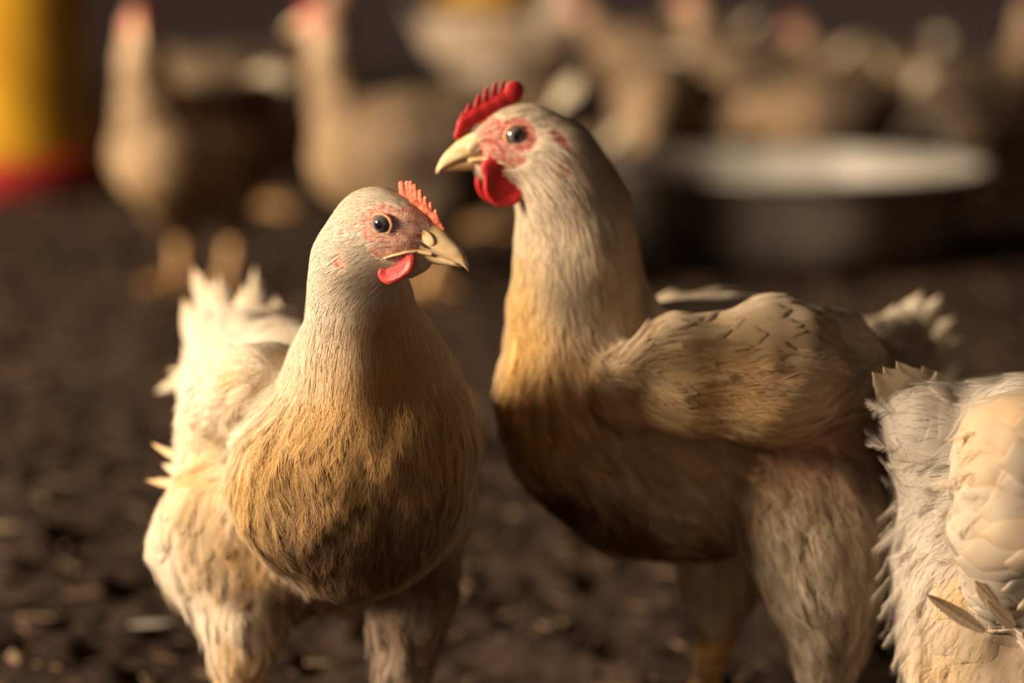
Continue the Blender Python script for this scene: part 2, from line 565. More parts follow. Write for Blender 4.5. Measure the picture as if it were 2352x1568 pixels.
# ------------------------------------------------------------------ hen parts
MM = 0.001
class Head:
    def __init__(s, fwd, eye_px=None, eye_Y=None, side=-1, origin=None, scale=1.0, roll=0.0, ear=(-8.0, -9.5)):
        s.ear = ear
        fx = norm(np.array(fwd, float)); z = np.array([0, 0, 1.0])
        fy = norm(np.cross(z, fx)); fz = np.cross(fx, fy)
        if roll:
            c, n_ = math.cos(roll), math.sin(roll)
            fy, fz = fy*c+fz*n_, fz*c-fy*n_
        s.R = np.stack([fx, fy, fz])          # rows = axes
        s.sc = scale*MM
        s.side = side
        if origin is not None: s.o = np.array(origin, float)
        else:
            e = P(eye_px[0], eye_px[1], eye_Y)
            s.o = e - s.dirw(np.array([6, 14*side, 3.0]))*s.sc
    def dirw(s, v): return np.asarray(v, float)@s.R
    def w(s, v): return s.o + s.dirw(v)*s.sc
    def loc(s, x): return ((np.asarray(x)-s.o)@s.R.T)/s.sc
    def hm(s, px, py, y=0.0):
        """local x, z of a photo pixel on the plane local y = const"""
        a = P(px, py, 1.0); c = np.array([0, 0, CAM_H]); d = norm(a-c)
        lc = s.loc(c); ld = s.dirloc(d)
        t = (y-lc[1])/ld[1]
        q = lc+ld*t
        return float(q[0]), float(q[2])
    def dirloc(s, d): return np.asarray(d)@s.R.T
    def prims(s):
        e = lambda c, sm: ('e', s.w(c), np.array(sm)*s.sc, s.R)
        return [(e((0.5, 0, -1.2), (21, 14.4, 17.6)), 0.004),
                (e((14, 0, -1.5), (14, 9.5, 13)), 0.008),
                (e((3, 0, -9), (18, 12.5, 13)), 0.008),
                (('c', s.w((23, 0, -11.5)), 4.5*s.sc, s.w((4, 0, -17)), 9.5*s.sc), 0.006),
                (('c', s.w((-5, 0, -6)), 14*s.sc, s.w((-13, 0, -24)), 14.5*s.sc), 0.010)]
    def flows(s):
        b = s.dirw((-1, 0, 0.05)); d = s.dirw((-0.8, 0, -0.7))
        return [norm(b), norm(b), norm(s.dirw((-1, 0, -0.35))), norm(s.dirw((-1, 0, -0.7))), norm(d)]
    def bare(s, x):
        """0..1 how bare and red the face is there"""
        q = s.loc(x)
        ax = np.abs(q[:, 1])
        side = np.clip((ax-3.0)/4, 0, 1)
        def el(cx, cz, rx, rz, p=2):
            return ((q[:, 0]-cx)/rx)**2+((q[:, 2]-cz)/rz)**2
        ring = np.clip(1.7-el(6, 2.8, 9.6, 8.8), 0, 1)
        front = np.clip(1.45-el(20, -3, 9.5, 10), 0, 1)
        gape = np.clip(1.4-el(12, -9.5, 9, 3.6), 0, 1)*1.1
        ear = np.clip(1.6-np.abs(np.sqrt(el(s.ear[0], s.ear[1], 5.6, 7.5))-1)*3, 0, 1)*1.05*(q[:, 0] < s.ear[0]+2.5)*((q[:, 2] > s.ear[1]+2) | (s.ear[0] < -9))
        ear2 = np.clip(1.6-el(s.ear[0]-0.5, s.ear[1]-11, 4.4, 6.5), 0, 1)*1.1
        cb = np.clip(1.3-el(19, 10, 10, 6), 0, 1)
        m = np.maximum.reduce([ring, front*0.92, gape, ear, ear2, cb*0.95])
        m = m*np.clip(1-(q[:, 0]-60)/5, 0, 1)*(np.abs(q).max(1) < 45)
        return np.where(q[:, 2] < -22, 0, m)
    def feathered(s, x):
        return 1-np.clip(s.bare(x)*1.25, 0, 1)

def loft(sections):
    """sections of equal-length rings"""
    k = len(sections[0]); n = len(sections)
    V = np.concatenate(sections)
    Q = []
    for i in range(n-1):
        for j in range(k):
            Q.append((i*k+j, i*k+(j+1) % k, (i+1)*k+(j+1) % k, (i+1)*k+j))
    caps = [tuple(range(k))[::-1], tuple((n-1)*k+j for j in range(k))]
    return V, [np.array(Q), np.array(caps)]

def curve_interp(pts, xs):
    pts = np.array(pts, float)
    x = pts[:, 0]; out = []
    for c in range(1, pts.shape[1]):
        # monotone cubic via finite differences
        y = pts[:, c]; m = np.gradient(y, x)
        i = np.clip(np.searchsorted(x, xs)-1, 0, len(x)-2)
        h = x[i+1]-x[i]; t = (xs-x[i])/h
        out.append((2*t**3-3*t**2+1)*y[i]+(t**3-2*t**2+t)*h*m[i]+(-2*t**3+3*t**2)*y[i+1]+(t**3-t**2)*h*m[i+1])
    return out

def build_beak(H, parent, off, detail=1):
    nx = 26*detail if detail > 1 else 16
    up = [(9, 6.5, -9.5, 9.6), (14, 8.5, -8.6, 9.2), (20, 8.6, -6.6, 8.2), (26, 7.6, -5.4, 6.9), (32, 5.6, -5.2, 5.6), (37, 2.8, -6.0, 4.3),
          (42, -0.6, -6.9, 2.9), (45, -3.8, -7.6, 1.9), (46.8, -6.6, -8.8, 0.9), (47.5, -8.2, -9.6, 0.25)]
    dn = [(9, -9.2, -13.2, 8.6), (14, -8.7, -12.6, 8.1), (20, -6.9, -12.0, 7.2), (26, -5.8, -11.4, 6.0), (32, -5.6, -10.7, 4.8), (38, -6.3, -9.6, 3.4),
          (42, -7.2, -9.0, 2.0), (43.6, -7.9, -8.8, 0.8)]
    def ring(x, zt, zb, w, upper, k=20):
        a = np.linspace(0, 2*np.pi, k, endpoint=False)
        zm = zb if upper else zt
        y = np.cos(a)*w; s_ = np.sin(a)
        z = np.where(s_ > 0, zm+(zt-zm)*np.abs(s_)**0.9 if upper else zt+0*s_, zm+(0 if upper else 1)*(zb-zm)*np.abs(s_)**0.9)
        if upper: z = np.where(s_ <= 0, zb+0.8*np.abs(s_), z); y = np.where(s_ <= 0, y*0.97, y)
        else: z = np.where(s_ > 0, zt-0.3*np.abs(s_), z)
        return np.stack([np.full(k, x), y, z], 1)
    for nm, tab, upper in (('upper_beak', up, True), ('lower_beak', dn, False)):
        xs = np.linspace(tab[0][0], tab[-1][0], nx)
        xs = tab[0][0]+(tab[-1][0]-tab[0][0])*(1-(1-np.linspace(0, 1, nx))**1.3)
        zt, zb, w = curve_interp(tab, xs)
        V, Q = loft([ring(a, b, c, max(d, 0.1), upper) for a, b, c, d in zip(xs, zt, zb, w)])
        Q[0] = Q[0][:, ::-1]; Q[1] = Q[1][:, ::-1]
        o = mk_mesh(nm, H.w(V)-off, Q, M_HORN, parent)
        if upper: bk = o
    if detail > 1:
        for sd in (-1, 1):
            pr = [(('e', np.array([25.6, 0, 0.9])*MM, np.array([5.4, 2.4, 3.3])*MM, np.array([[0.93, 0, -0.37], [0, 1, 0], [0.37, 0, 0.93]])), 0)]
            f = Field(pr, 0.0004, 0.001); V, Q = f.mesh(); V = V/MM
            V[:, 1] = V[:, 1]*0.5+sd*5.6
            mk_mesh('nostril_flap', H.w(V)-off, Q, M_HORN, bk)
            pr = [(('c', np.array([22.6, 0, -1.2])*MM, 0.8*MM, np.array([27.2, 0, -2.9])*MM, 0.5*MM), 0)]
            f = Field(pr, 0.00025, 0.0008); V, Q = f.mesh(); V = V/MM; V[:, 1] = V[:, 1]*0.6+sd*7.35
            mk_mesh('nostril', H.w(V)-off, Q, M_DARK, bk)

def uv_sphere(nu, nv):
    V = []; Q = []
    for i in range(nv+1):
        th = math.pi*i/nv
        for j in range(nu):
            ph = 2*math.pi*j/nu
            V.append((math.sin(th)*math.cos(ph), math.cos(th), math.sin(th)*math.sin(ph)))
    for i in range(nv):
        for j in range(nu):
            Q.append((i*nu+j, i*nu+(j+1) % nu, (i+1)*nu+(j+1) % nu, (i+1)*nu+j))
    return np.array(V), np.array(Q)

def gape_fold(f, H, off, parent):
    for sd in (-1, 1):
        pts = []
        for k, (x, y, z) in enumerate(curve3([(30, 5.6, -5.6), (24, 7.6, -5.8), (19, 9.5, -7.0), (14, 11.5, -9.5), (10.5, 12.5, -11.8)], 30)):
            w = H.w((x, y*sd, z))
            pts.append(f.project(w[None], 0.0004)[0][0] if k > 8 else w)
        pr = []
        for k in range(len(pts)-1):
            r0 = 0.00105-0.0006*k/len(pts)
            pr.append((('c', pts[k], r0, pts[k+1], r0-0.00002), 0.0001))
        g = Field(pr, 0.00026, 0.001); V, Q = g.mesh()
        mk_mesh('gape_fold', V-off, Q, M_HORN, parent)
def curve3(p, n):
    p = np.array(p, float); t = np.linspace(0, len(p)-1.001, n); i = t.astype(int); fr = (t-i)[:, None]
    return p[i]*(1-fr)+p[i+1]*fr

def build_eyes(H, parent, off, detail=1, rim=True, tone=1.0, look=0.0):
    for sd in (-1, 1):
        V, Q = uv_sphere(40 if detail > 1 else 16, 48 if detail > 1 else 12)
        th = np.arccos(np.clip(V[:, 1], -1, 1))
        deg = np.degrees(th)
        C = np.zeros((len(V), 3))
        def blend(a, b, lo, hi): 
            t = np.clip((deg-lo)/(hi-lo), 0, 1)[:, None]; return np.array(a)*(1-t)+np.array(b)*t
        C = blend((0.004, 0.004, 0.006), (0.085, 0.08, 0.075), 21, 29)
        t = np.clip((deg-44)/8, 0, 1)[:, None]; C = C*(1-t)+np.array((0.15, 0.13, 0.105))*t
        t = np.clip((deg-55)/5, 0, 1)[:, None]; C = C*(1-t)+np.array((0.02, 0.014, 0.012))*t
        C = C*tone
        L = V*4.9; L[:, 1] *= sd
        L = L+np.array([6, 12.1*sd, 3.0])
        q = Q if sd < 0 else Q[:, ::-1]
        e = mk_mesh('eye', H.w(L)-off, q, M_EYE, parent, C)
        if rim:
            k1, k2 = (40, 10)
            a = np.linspace(0, 2*np.pi, k1, endpoint=False); b = np.linspace(0, 2*np.pi, k2, endpoint=False)
            A, B = np.meshgrid(a, b, indexing='ij')
            R = 5.05+1.05*np.cos(B)
            wv = 1+0.012*np.sin(9*A)
            L = np.stack([6+R*np.cos(A)*wv*1.04, sd*(13.75+0.9*np.sin(B)+0*A), 3.0+R*np.sin(A)*0.93*wv], -1).reshape(-1, 3)
            i, j = np.meshgrid(np.arange(k1), np.arange(k2), indexing='ij')
            Q2 = np.stack([i*k2+j, ((i+1) % k1)*k2+j, ((i+1) % k1)*k2+(j+1) % k2, i*k2+(j+1) % k2], -1).reshape(-1, 4)
            mk_mesh('eyelid', H.w(L)-off, Q2, M_LID, e)

def flat_sdf_mesh(name, H, prims2, yc, comp, mat, parent, off, h=0.0005, bend=None):
    f = Field(prims2, h, 0.002); V, Q = f.mesh()
    V = V/MM
    V[:, 1] = V[:, 1]/comp
    if bend: V[:, 1] += bend(V)
    V[:, 1] += yc
    return mk_mesh(name, H.w(V)-off, Q, mat, parent)
def cap2(x0, z0, r0, x1, z1, r1, k=1.0):
    return (('c', np.array([x0, 0, z0])*MM, r0*MM, np.array([x1, 0, z1])*MM, r1*MM), k*MM)

def build_comb(H, parent, off, mat, base, fingers, comp=1.8, h=0.0005, bend=None, k=1.1):
    pr = []
    for (a, b) in zip(base[:-1], base[1:]):
        pr.append(cap2(*a, *b, 2.0))
    for f in fingers:
        pr.append(cap2(*f, k))
    return flat_sdf_mesh('comb', H, pr, 0.0, comp, mat, parent, off, h, bend)

def build_wattle(H, parent, off, mat, cx, cz, r, stretch, ang, y, comp=4.0, h=0.0006, attach=None, bend=None):
    ca, sa = math.cos(ang), math.sin(ang)
    dx, dz = ca*r*stretch, sa*r*stretch
    pr = [cap2(cx-dx, cz-dz, r, cx+dx, cz+dz, r, 1)]
    if attach: pr.append(cap2(cx, cz, r*0.8, attach[0], attach[1], r*0.45, 3))
    f = Field(pr, h, 0.003); V, Q = f.mesh(); V = V/MM
    # thin membrane with a thick rolled rim
    d = np.abs(V[:, 1])
    rr = np.sqrt(((V[:, 0]-cx)*ca+(V[:, 2]-cz)*sa)**2/(1+stretch)**2+(-(V[:, 0]-cx)*sa+(V[:, 2]-cz)*ca)**2)/r
    sg = np.sign(V[:, 1])
    V[:, 1] = sg*np.minimum(d/comp*1.5, 0.7+1.0*np.clip((rr-0.55)/0.3, 0, 1))
    if bend: V[:, 1] += bend(V)
    V[:, 1] += y
    return mk_mesh('wattle', H.w(V)-off, Q, mat, parent)

def build_leg(parent, off, hock, foot, toe_dir, h=0.0016, s=1.0, r=1.0, mat=None):
    hock = np.array(hock, float); foot = np.array(foot, float)
    td = norm(np.array([toe_dir[0], toe_dir[1], 0.0])); sd = np.array([-td[1], td[0], 0])
    ank = foot+np.array([0, 0, 0.012*s])
    pr = [(('c', hock, 0.0088*s*r, ank, 0.0062*s*r), 0.003), (('c', hock+np.array([0, 0, 0.01*s]), 0.0085*s*r, hock, 0.009*s*r), 0.003)]
    for a, L in ((0, 0.058), (0.48, 0.048), (-0.48, 0.048), (math.pi-0.3, 0.022)):
        d = td*math.cos(a)+sd*math.sin(a)
        mid = foot+d*L*0.45*s+np.array([0, 0, 0.0105*s]); end = foot+d*L*s+np.array([0, 0, 0.0055*s])
        pr.append((('c', ank, 0.0055*s, mid, 0.0048*s), 0.004)); pr.append((('c', mid, 0.0046*s, end, 0.0036*s), 0.002))
        pr.append((('c', end, 0.0030*s, end+d*0.010*s-np.array([0, 0, 0.003*s]), 0.0009*s), 0.001))
    f = Field(pr, h, 0.003); V, Q = f.mesh()
    return mk_mesh('leg', V-off, Q, mat or M_SHANK, parent)

def big_feather(name, parent, off, base, d, nrm, L, W, mat, col, tipcol=None, curl=0.12, camber=0.18, shape=1.0, fray=0.06, nu=44, nv=9, seed=0, point=0.5, twist=0.0, roots=0.35):
    """one long quill feather: closed, slightly thick vane with a raised shaft"""
    r = np.random.default_rng(seed)
    base = np.array(base, float); d = norm(np.array(d, float)); nrm = np.array(nrm, float)
    nrm = norm(nrm-d*(nrm@d)); sd = np.cross(nrm, d)
    u = np.linspace(0, 1, nu)
    prof = (roots+(1-roots)*np.clip(u/0.35, 0, 1)**0.8)*np.clip(1-np.clip((u-(1-point))/point, 0, 1)**2.2, 0, 1)**0.62
    prof[-1] = 0.02
    v = np.linspace(-1, 1, nv)
    G = np.zeros((nu, nv, 3))
    jag = r.normal(0, fray, (nu, 2)); jag = np.abs(jag)
    for k in range(3):                      # splits in the vane
        c = r.integers(int(nu*0.45), nu-3); jag[c, r.integers(0, 2)] += fray*4
    for i in range(nu):
        tw = twist*u[i]
        s2 = sd*math.cos(tw)+nrm*math.sin(tw); n2 = nrm*math.cos(tw)-sd*math.sin(tw)
        for j in range(nv):
            j01 = 0 if v[j] < 0 else 1
            ww = v[j]*prof[i]*W*0.5*(1-jag[i, j01]*(abs(v[j]) > 0.6))
            back = -abs(v[j])**1.5*W*0.30*u[i]**1.5
            G[i, j] = base+d*(L*u[i]+back)+s2*ww+n2*(curl*L*(-(u[i])**2)-camber*W*0.5*v[j]**2*prof[i]) + n2*(0.0006 if j == nv//2 else 0)
    V = G.reshape(-1, 3)
    i, j = np.meshgrid(np.arange(nu-1), np.arange(nv-1), indexing='ij')
    k = i*nv+j
    Q = np.stack([k, k+1, k+nv+1, k+nv], -1).reshape(-1, 4)
    uu = np.repeat(u, nv)[:, None]
    tipc = np.array(tipcol if tipcol is not None else col)
    C = np.array(col)*(1-uu**2)+tipc*uu**2
    C = C*(0.93+0.14*np.repeat(r.random(nu), nv)[:, None])
    return mk_mesh(name, V-off, Q, mat, parent, C)

WHITE = np.array((0.80, 0.70, 0.54))
def on_surface(prims, px, py):
    """the point of the body that lies under a photo pixel"""
    c = np.array([0, 0, CAM_H]); d = norm(P(px, py, 1.0)-c)
    t = 0.9; best = (1e9, t)
    for k in range(90):
        x = c+d*t; v = float(sdf(prims, x[None])[0])
        if v < best[0]: best = (v, t)
        if v < 0.0008 or t > 1.8: break
        t += max(v*0.7, 0.0015)
    return c+d*(best[1] if t > 1.8 else t)
def stains(prims, lst):
    return [(on_surface(prims, px, py), RP(r, 1.2), np.array(c), s) for px, py, r, c, s in lst]
def make_colfn(anchors, base=WHITE, nscale=60, seed=0.0, speck=0.0):
    """plumage colour: white, with stains and painted shade where the anchors (point, radius, colour, strength) lie"""
    def fn(x):
        n1 = fbm(x*nscale+seed)[:, None]; n2 = fbm(x*nscale*3+seed+9)[:, None]
        C = np.array(base)[None]*(0.93+0.12*n2)
        for p, r, c, s in anchors:
            d2 = ((x-p)**2).sum(1)/(r*r)
            w = np.exp(-d2)[:, None]*s*(0.55+0.9*n1)
            w = np.clip(w*1.15+(n2-0.5)*0.35*w, 0, 1)
            C = C*(1-w)+np.array(c)*w
        if speck:
            m = np.clip((fbm(x*nscale*3.1+seed+31, 2)-0.66)/0.06, 0, 1)[:, None]*speck
            C = C*(1-m)+np.array((0.10, 0.06, 0.03))*m
        return C
    return fn

def C3(px, py, Y, r, flow=None):
    return P(px, py, Y), RP(r, Y)
def chain(pts, k, flow=None):
    """pts: list of (px,py,Y,rpx) -> prims and flows"""
    pr = []; fl = []
    for a, b in zip(pts[:-1], pts[1:]):
        pa, ra = C3(*a); pb, rb = C3(*b)
        pr.append((('c', pa, ra, pb, rb), k))
        fl.append(norm(pb-pa) if flow is None else norm(np.array(flow, float)))
    return pr, fl
def chainw(pts, k, flow=None):
    pr = []; fl = []
    for a, b in zip(pts[:-1], pts[1:]):
        pa, pb = np.array(a[:3], float), np.array(b[:3], float)
        pr.append((('c', pa, a[3], pb, b[3]), k))
        fl.append(norm(pb-pa) if flow is None else norm(np.array(flow, float)))
    return pr, fl

def build_body(root, off, prims, flows, H, colfn, h=0.002, wt=None, detail=2, lumps=0.006, lf=38, mat=None):
    f = Field(prims, h, 0.014, noise=(lumps, lf, H.o, 0.035) if detail > 1 else None)
    V, Q = f.mesh()
    if detail > 1:
        m = np.linalg.norm(V-H.o, axis=1) < 0.042
        V, Q = subdivide_sel(V, Q, m)
        Vp, _ = f.project(V, 0.0); 
    C = colfn(V)
    bare = H.bare(V)
    me = mk_mesh('body', V-off, Q, mat or M_BODY, root, C, extra={'bare': bare})
    return f, V, Q

def coat(root, off, f, V, Q, prims, flows, H, colfn, spec, name='plumage'):
    """spec: list of dicts (kind, n, wfn, L, W ...)"""
    A = Acc()
    for s in spec:
        r = np.random.default_rng(s.get('seed', 1))
        x = sample_surface(V, Q, s['n'], s.get('w'), r)
        if 'gap' in s: x = thin_out(x, s['gap'])
        T = flow_at(prims, flows, x)
        if 'bias' in s: T = norm(T+np.array(s['bias']))
        n_ = f.grad(x); T = T-n_*(T*n_).sum(1, keepdims=True); T = norm(T)
        # swirl the lay of the feathers a little
        sw = (fbm(x*45+5)-0.5)[:, None]*s.get('swirl', 0.8); T = norm(T+np.cross(n_, T)*sw)
        n = len(x)
        L = s['L']*(0.7+0.6*r.random(n)); W = s['W']*(0.8+0.4*r.random(n))
        if 'Lfn' in s: L = L*s['Lfn'](x)
        h0 = s.get('h0', 0.0002)+r.random(n)*s.get('hj', 0.0012); h1 = h0+s.get('lift', 0.0015)*(0.5+r.random(n))
        C = colfn(x+T*(L*0.6)[:, None])*(1+s.get('cj', 0.07)*r.normal(size=(n, 1)))
        C = np.clip(C*np.array(s.get('tint', (1, 1, 1))), 0.01, 0.92)
        if s['kind'] == 'strand':
            pts, ns = grow(f, x, T, L, s.get('seg', 3), h0, h1, s.get('wob', 0.08), r)
            Vv, Qv, per = ribbons(pts, ns, W)
            A.add(Vv, Qv, np.repeat(C, per, 0))
        elif s['kind'] == 'barb':
            Vv, Qv, own, per = barb_feathers(f, x, T, L, W, h0, h1, s.get('nb', 34), s.get('wob', 0.03), s.get('bw', 0.00042), r, s.get('spread', 0.5))
            nbv = len(Vv)//per
            jit = np.repeat(1+0.09*r.normal(size=nbv), per)[:, None]
            A.add(Vv, Qv, np.clip(C[own]*jit, 0.01, 0.92))
        else:
            Vv, Qv, per, edge, uu = vane(f, x, T, L, W, h0, h1, s.get('nu', 9), s.get('nv', 5), s.get('wob', 0.02), r=r, camber=s.get('camber', 0.0006))
            CC = np.repeat(C, per, 0)
            ec = np.array(s.get('edge', (0.62, 0.44, 0.25)))
            w = (edge*s.get('edgew', 0.35))[:, None]
            A.add(Vv, Qv, CC*(1-w)+CC*ec*1.1*w)
    return A.build(name, M_FEATHER, root, off)

# ------------------------------------------------------------------ hen in front, head in focus
def hen_front():
    off = P(720, 784, 1.20); off[2] = 0
    root = empty('hen', off)
    tag(root, 'cream white hen in sharp focus, head turned right, small pale orange comb', 'hen')
    yaw, pit = math.radians(22), math.radians(-13)
    H = Head((math.cos(yaw)*math.cos(pit), -math.sin(yaw)*math.cos(pit), math.sin(pit)), (875, 515), 1.105, -1)
    pr, fl = H.prims(), H.flows()
    def ch(pts, k, flow=None):
        a, b = chain(pts, k, flow); pr.extend(a); fl.extend(b)
    ch([(820, 590, 1.130, 84), (828, 690, 1.140, 102), (832, 790, 1.155, 126), (845, 880, 1.17, 170)], 0.012)
    # breast
    ch([(845, 880, 1.17, 170), (850, 1010, 1.175, 222), (822, 1105, 1.180, 250)], 0.018, None)
    ch([(722, 1120, 1.165, 195), (790, 1150, 1.175, 215)], 0.012, (0.1, -0.3, -1))
    # torso going back to the tail
    ch([(800, 1080, 1.21, 255), (680, 990, 1.30, 235), (610, 900, 1.38, 185), (560, 830, 1.43, 120)], 0.014, (-0.35, 1, 0.15))
    # folded wings
    ch([(670, 865, 1.245, 118), (600, 855, 1.34, 112), (560, 835, 1.42, 100)], 0.014, (-0.3, 1, 0.1))
    ch([(600, 895, 1.205, 112), (530, 980, 1.25, 112), (480, 1065, 1.31, 62), (455, 1090, 1.345, 30)], 0.006, (-0.45, 0.75, -0.35))
    ch([(985, 900, 1.20, 78), (1005, 1020, 1.235, 93), (990, 1170, 1.28, 92)], 0.008, (0.15, 0.7, -0.6))
    # thighs
    ch([(560, 1150, 1.24, 165), (535, 1235, 1.245, 172), (565, 1350, 1.235, 118), (560, 1430, 1.225, 66), (543, 1520, 1.22, 38), (540, 1600, 1.22, 28)], 0.012)
    ch([(930, 1240, 1.25, 150), (935, 1350, 1.24, 105), (925, 1440, 1.235, 64), (920, 1550, 1.23, 44), (918, 1610, 1.23, 30)], 0.010)
    ch([(720, 1250, 1.24, 150), (800, 1290, 1.26, 110)], 0.02, (0, 0.5, -1))
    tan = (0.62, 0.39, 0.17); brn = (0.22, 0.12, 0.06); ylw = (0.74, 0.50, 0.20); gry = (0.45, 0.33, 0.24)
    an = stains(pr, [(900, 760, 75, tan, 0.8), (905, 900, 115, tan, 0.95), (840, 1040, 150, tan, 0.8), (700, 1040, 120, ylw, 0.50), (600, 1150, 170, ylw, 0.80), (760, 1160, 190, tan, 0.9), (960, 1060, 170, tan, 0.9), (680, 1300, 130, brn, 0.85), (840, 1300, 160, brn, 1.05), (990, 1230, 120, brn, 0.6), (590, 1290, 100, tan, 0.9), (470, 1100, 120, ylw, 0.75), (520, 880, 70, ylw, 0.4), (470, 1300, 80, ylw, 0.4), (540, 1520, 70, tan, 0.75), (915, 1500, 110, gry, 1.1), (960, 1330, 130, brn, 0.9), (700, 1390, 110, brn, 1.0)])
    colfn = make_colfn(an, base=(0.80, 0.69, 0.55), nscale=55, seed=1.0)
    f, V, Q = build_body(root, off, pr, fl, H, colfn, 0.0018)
    inhead = lambda x: np.linalg.norm(x-H.o, axis=1) < 0.040
    def w_head(x): return np.where(np.linalg.norm(x-H.o, axis=1) < 0.043, H.feathered(x)*1.0+0.10, 0)
    topneck = P(800, 600, 1.13)[2]
    def w_neck(x):
        hz = H.o[2]
        q = np.linalg.norm(x-H.o, axis=1)
        return np.where((q > 0.024) & (x[:, 2] > 0.205), 1.0, 0)*np.where(q < 0.04, H.feathered(x), 1)
    def w_body(x): return np.where((x[:, 2] < 0.232) & (np.linalg.norm(x-H.o, axis=1) > 0.055), 1.0, 0)*np.where(x[:, 1] > 1.33, 0.35, 1.0)
    lo = P(700, 1500, 1.22)[2]
    def w_low(x): return np.where((x[:, 2] < 0.12) & (x[:, 2] > 0.085), 1.0, 0)
    xl = P(600, 1000, 1.2)[0]
    def w_wing(x): return np.where((x[:, 0] < xl) & (x[:, 1] > 1.16) & (x[:, 2] < 0.235) & (x[:, 2] > 0.10), 1.0, 0.0)
    spec = [dict(kind='vane', n=9000, gap=0.0085, w=w_wing, L=0.026, W=0.019, camber=0.0012, h0=0.0010, hj=0.0002, lift=0.0013, nu=12, nv=7, seed=16, swirl=0.5, cj=0.04, edgew=0.4, edge=(0.82, 0.62, 0.40)),
            dict(kind='barb', n=2900, w=lambda x: w_body(x)*(1-0.75*w_wing(x)), L=0.019, W=0.011, h0=0.0004, hj=0.0014, lift=0.0018, nb=46, seed=11, bw=0.0003, swirl=1.1, wob=0.05),
            dict(kind='strand', n=30000, w=lambda x: w_body(x)*(1-0.7*w_wing(x)), L=0.012, W=0.00032, h0=0.0, hj=0.003, lift=0.0012, wob=0.16, seed=12, seg=3),
            dict(kind='strand', n=46000, w=w_neck, L=0.011, W=0.00042, h0=0.0, hj=0.0006, lift=0.0006, cj=0.06, wob=0.07, seed=13, seg=3, swirl=0.6),
            dict(kind='strand', n=19000, w=w_head, L=0.0050, W=0.00032, cj=0.06, h0=0.0, hj=0.0005, lift=0.0006, wob=0.05, seed=14, seg=2, swirl=0.3),
            dict(kind='barb', n=500, w=w_low, L=0.020, W=0.010, h0=0.0006, hj=0.0016, lift=0.003, nb=30, seed=15)]
    coat(root, off, f, V, Q, pr, fl, H, colfn, spec)
    # wing coverts and the wisps of the wing seen on the left
    build_beak(H, root, off, 2); gape_fold(f, H, off, root)
    build_eyes(H, root, off, 2)
    base = []
    for (px, py, r) in ((1016, 527, 1.5), (1000, 503, 2.2), (975, 483, 2.6), (948, 472, 3.2), (932, 462, 3.0)):
        x, z = H.hm(px, py); base.append((x, z, r))
    fg = []
    for (bx, by, tx, ty, r0, r1) in ((930, 462, 922, 423, 2.4, 1.7), (940, 462, 935, 420, 1.6, 1.1), (949, 465, 944, 420, 1.7, 1.2), (957, 470, 953, 428, 1.6, 1.2),
                                     (968, 480, 965, 440, 1.5, 1.1), (978, 490, 977, 455, 1.3, 1.0), (990, 500, 989, 468, 1.2, 0.9), (1000, 510, 1001, 484, 1.0, 0.8), (1008, 520, 1011, 502, 0.9, 0.6)):
        a, b = H.hm(bx, by); c, d = H.hm(tx, ty); fg.append((a, b, r0, c, d, r1))
    build_comb(H, root, off, M_COMB1, base, fg, comp=1.7, h=0.0003, k=0.35)
    for sd in (-1, 1):
        x, z = H.hm(918, 612, sd*6.5) if sd < 0 else H.hm(985, 610, 6.5)
        x0, z0 = H.hm(918, 612, -6.5)
        build_wattle(H, root, off, M_WATTLE1, x0, z0, 5.8, 0.7, math.radians(45), sd*9.6, attach=(x0+4, z0+7), h=0.0004, bend=(lambda V, s=sd: s*np.clip((z0+4-V[:, 2])*0.18, -1.5, 1.5)))
    for sd in (-1, 1):
        pr2 = [(('e', np.array([-7.8, 0, -9.2])*MM, np.array([3.8, 3.8, 5.0])*MM, np.eye(3)), 0)]
        fe = Field(pr2, 0.0004, 0.002); Ve, Qe = fe.mesh(); Ve = Ve/MM; Ve[:, 1] = Ve[:, 1]*0.6+sd*13.9
        mk_mesh('ear_lobe', H.w(Ve)-off, Qe, M_LOBE, root)
    # tail: broad soft quills standing up behind the back
    wt = (0.80, 0.71, 0.58); tn = (0.74, 0.56, 0.36)
    T = [((505, 850), (452, 615), 1.50, 26, 0.0), ((520, 850), (480, 640), 1.47, 30, 0.1), ((540, 840), (498, 615), 1.49, 22, 0.2), ((470, 870), (430, 690), 1.46, 34, -0.2),
         ((560, 840), (560, 650), 1.44, 42, 0.0), ((590, 830), (585, 600), 1.50, 20, 0.3), ((600, 820), (640, 690), 1.48, 34, 0.2), ((480, 900), (420, 790), 1.42, 40, -0.3),
         ((545, 860), (540, 700), 1.41, 52, 0.0), ((500, 880), (470, 740), 1.40, 48, -0.1), ((610, 840), (600, 740), 1.42, 46, 0.1)]
    for i, (a, b, Y, w, tw) in enumerate(T):
        pa = P(*a, Y-0.05); pb = P(*b, Y); L = np.linalg.norm(pb-pa)
        big_feather('tail_feather', root, off, pa, pb-pa, (0.25*(i % 3-1)-0.2, -1, 0.25), L, RP(w, Y)*2, M_VANE, wt, tn, curl=0.06*(i % 3-1), seed=i+40, fray=0.08, point=0.45)
    # wing quill tips sticking out at the left
    W = [((470, 1085), (352, 1020), 1.27, 12, (0.76, 0.50, 0.24)), ((440, 1100), (366, 1062), 1.28, 14, (0.8, 0.62, 0.4)), ((480, 1120), (340, 1104), 1.26, 16, (0.66, 0.42, 0.20)),
         ((450, 850), (348, 903), 1.44, 15, (0.74, 0.62, 0.46)), ((470, 860), (390, 852), 1.45, 12, (0.72, 0.60, 0.46)),
         ((470, 1150), (372, 1165), 1.27, 20, (0.8, 0.7, 0.52)), ((460, 1200), (350, 1205), 1.27, 26, (0.82, 0.72, 0.54)), ((470, 1220), (362, 1290), 1.26, 24, (0.82, 0.72, 0.54))]
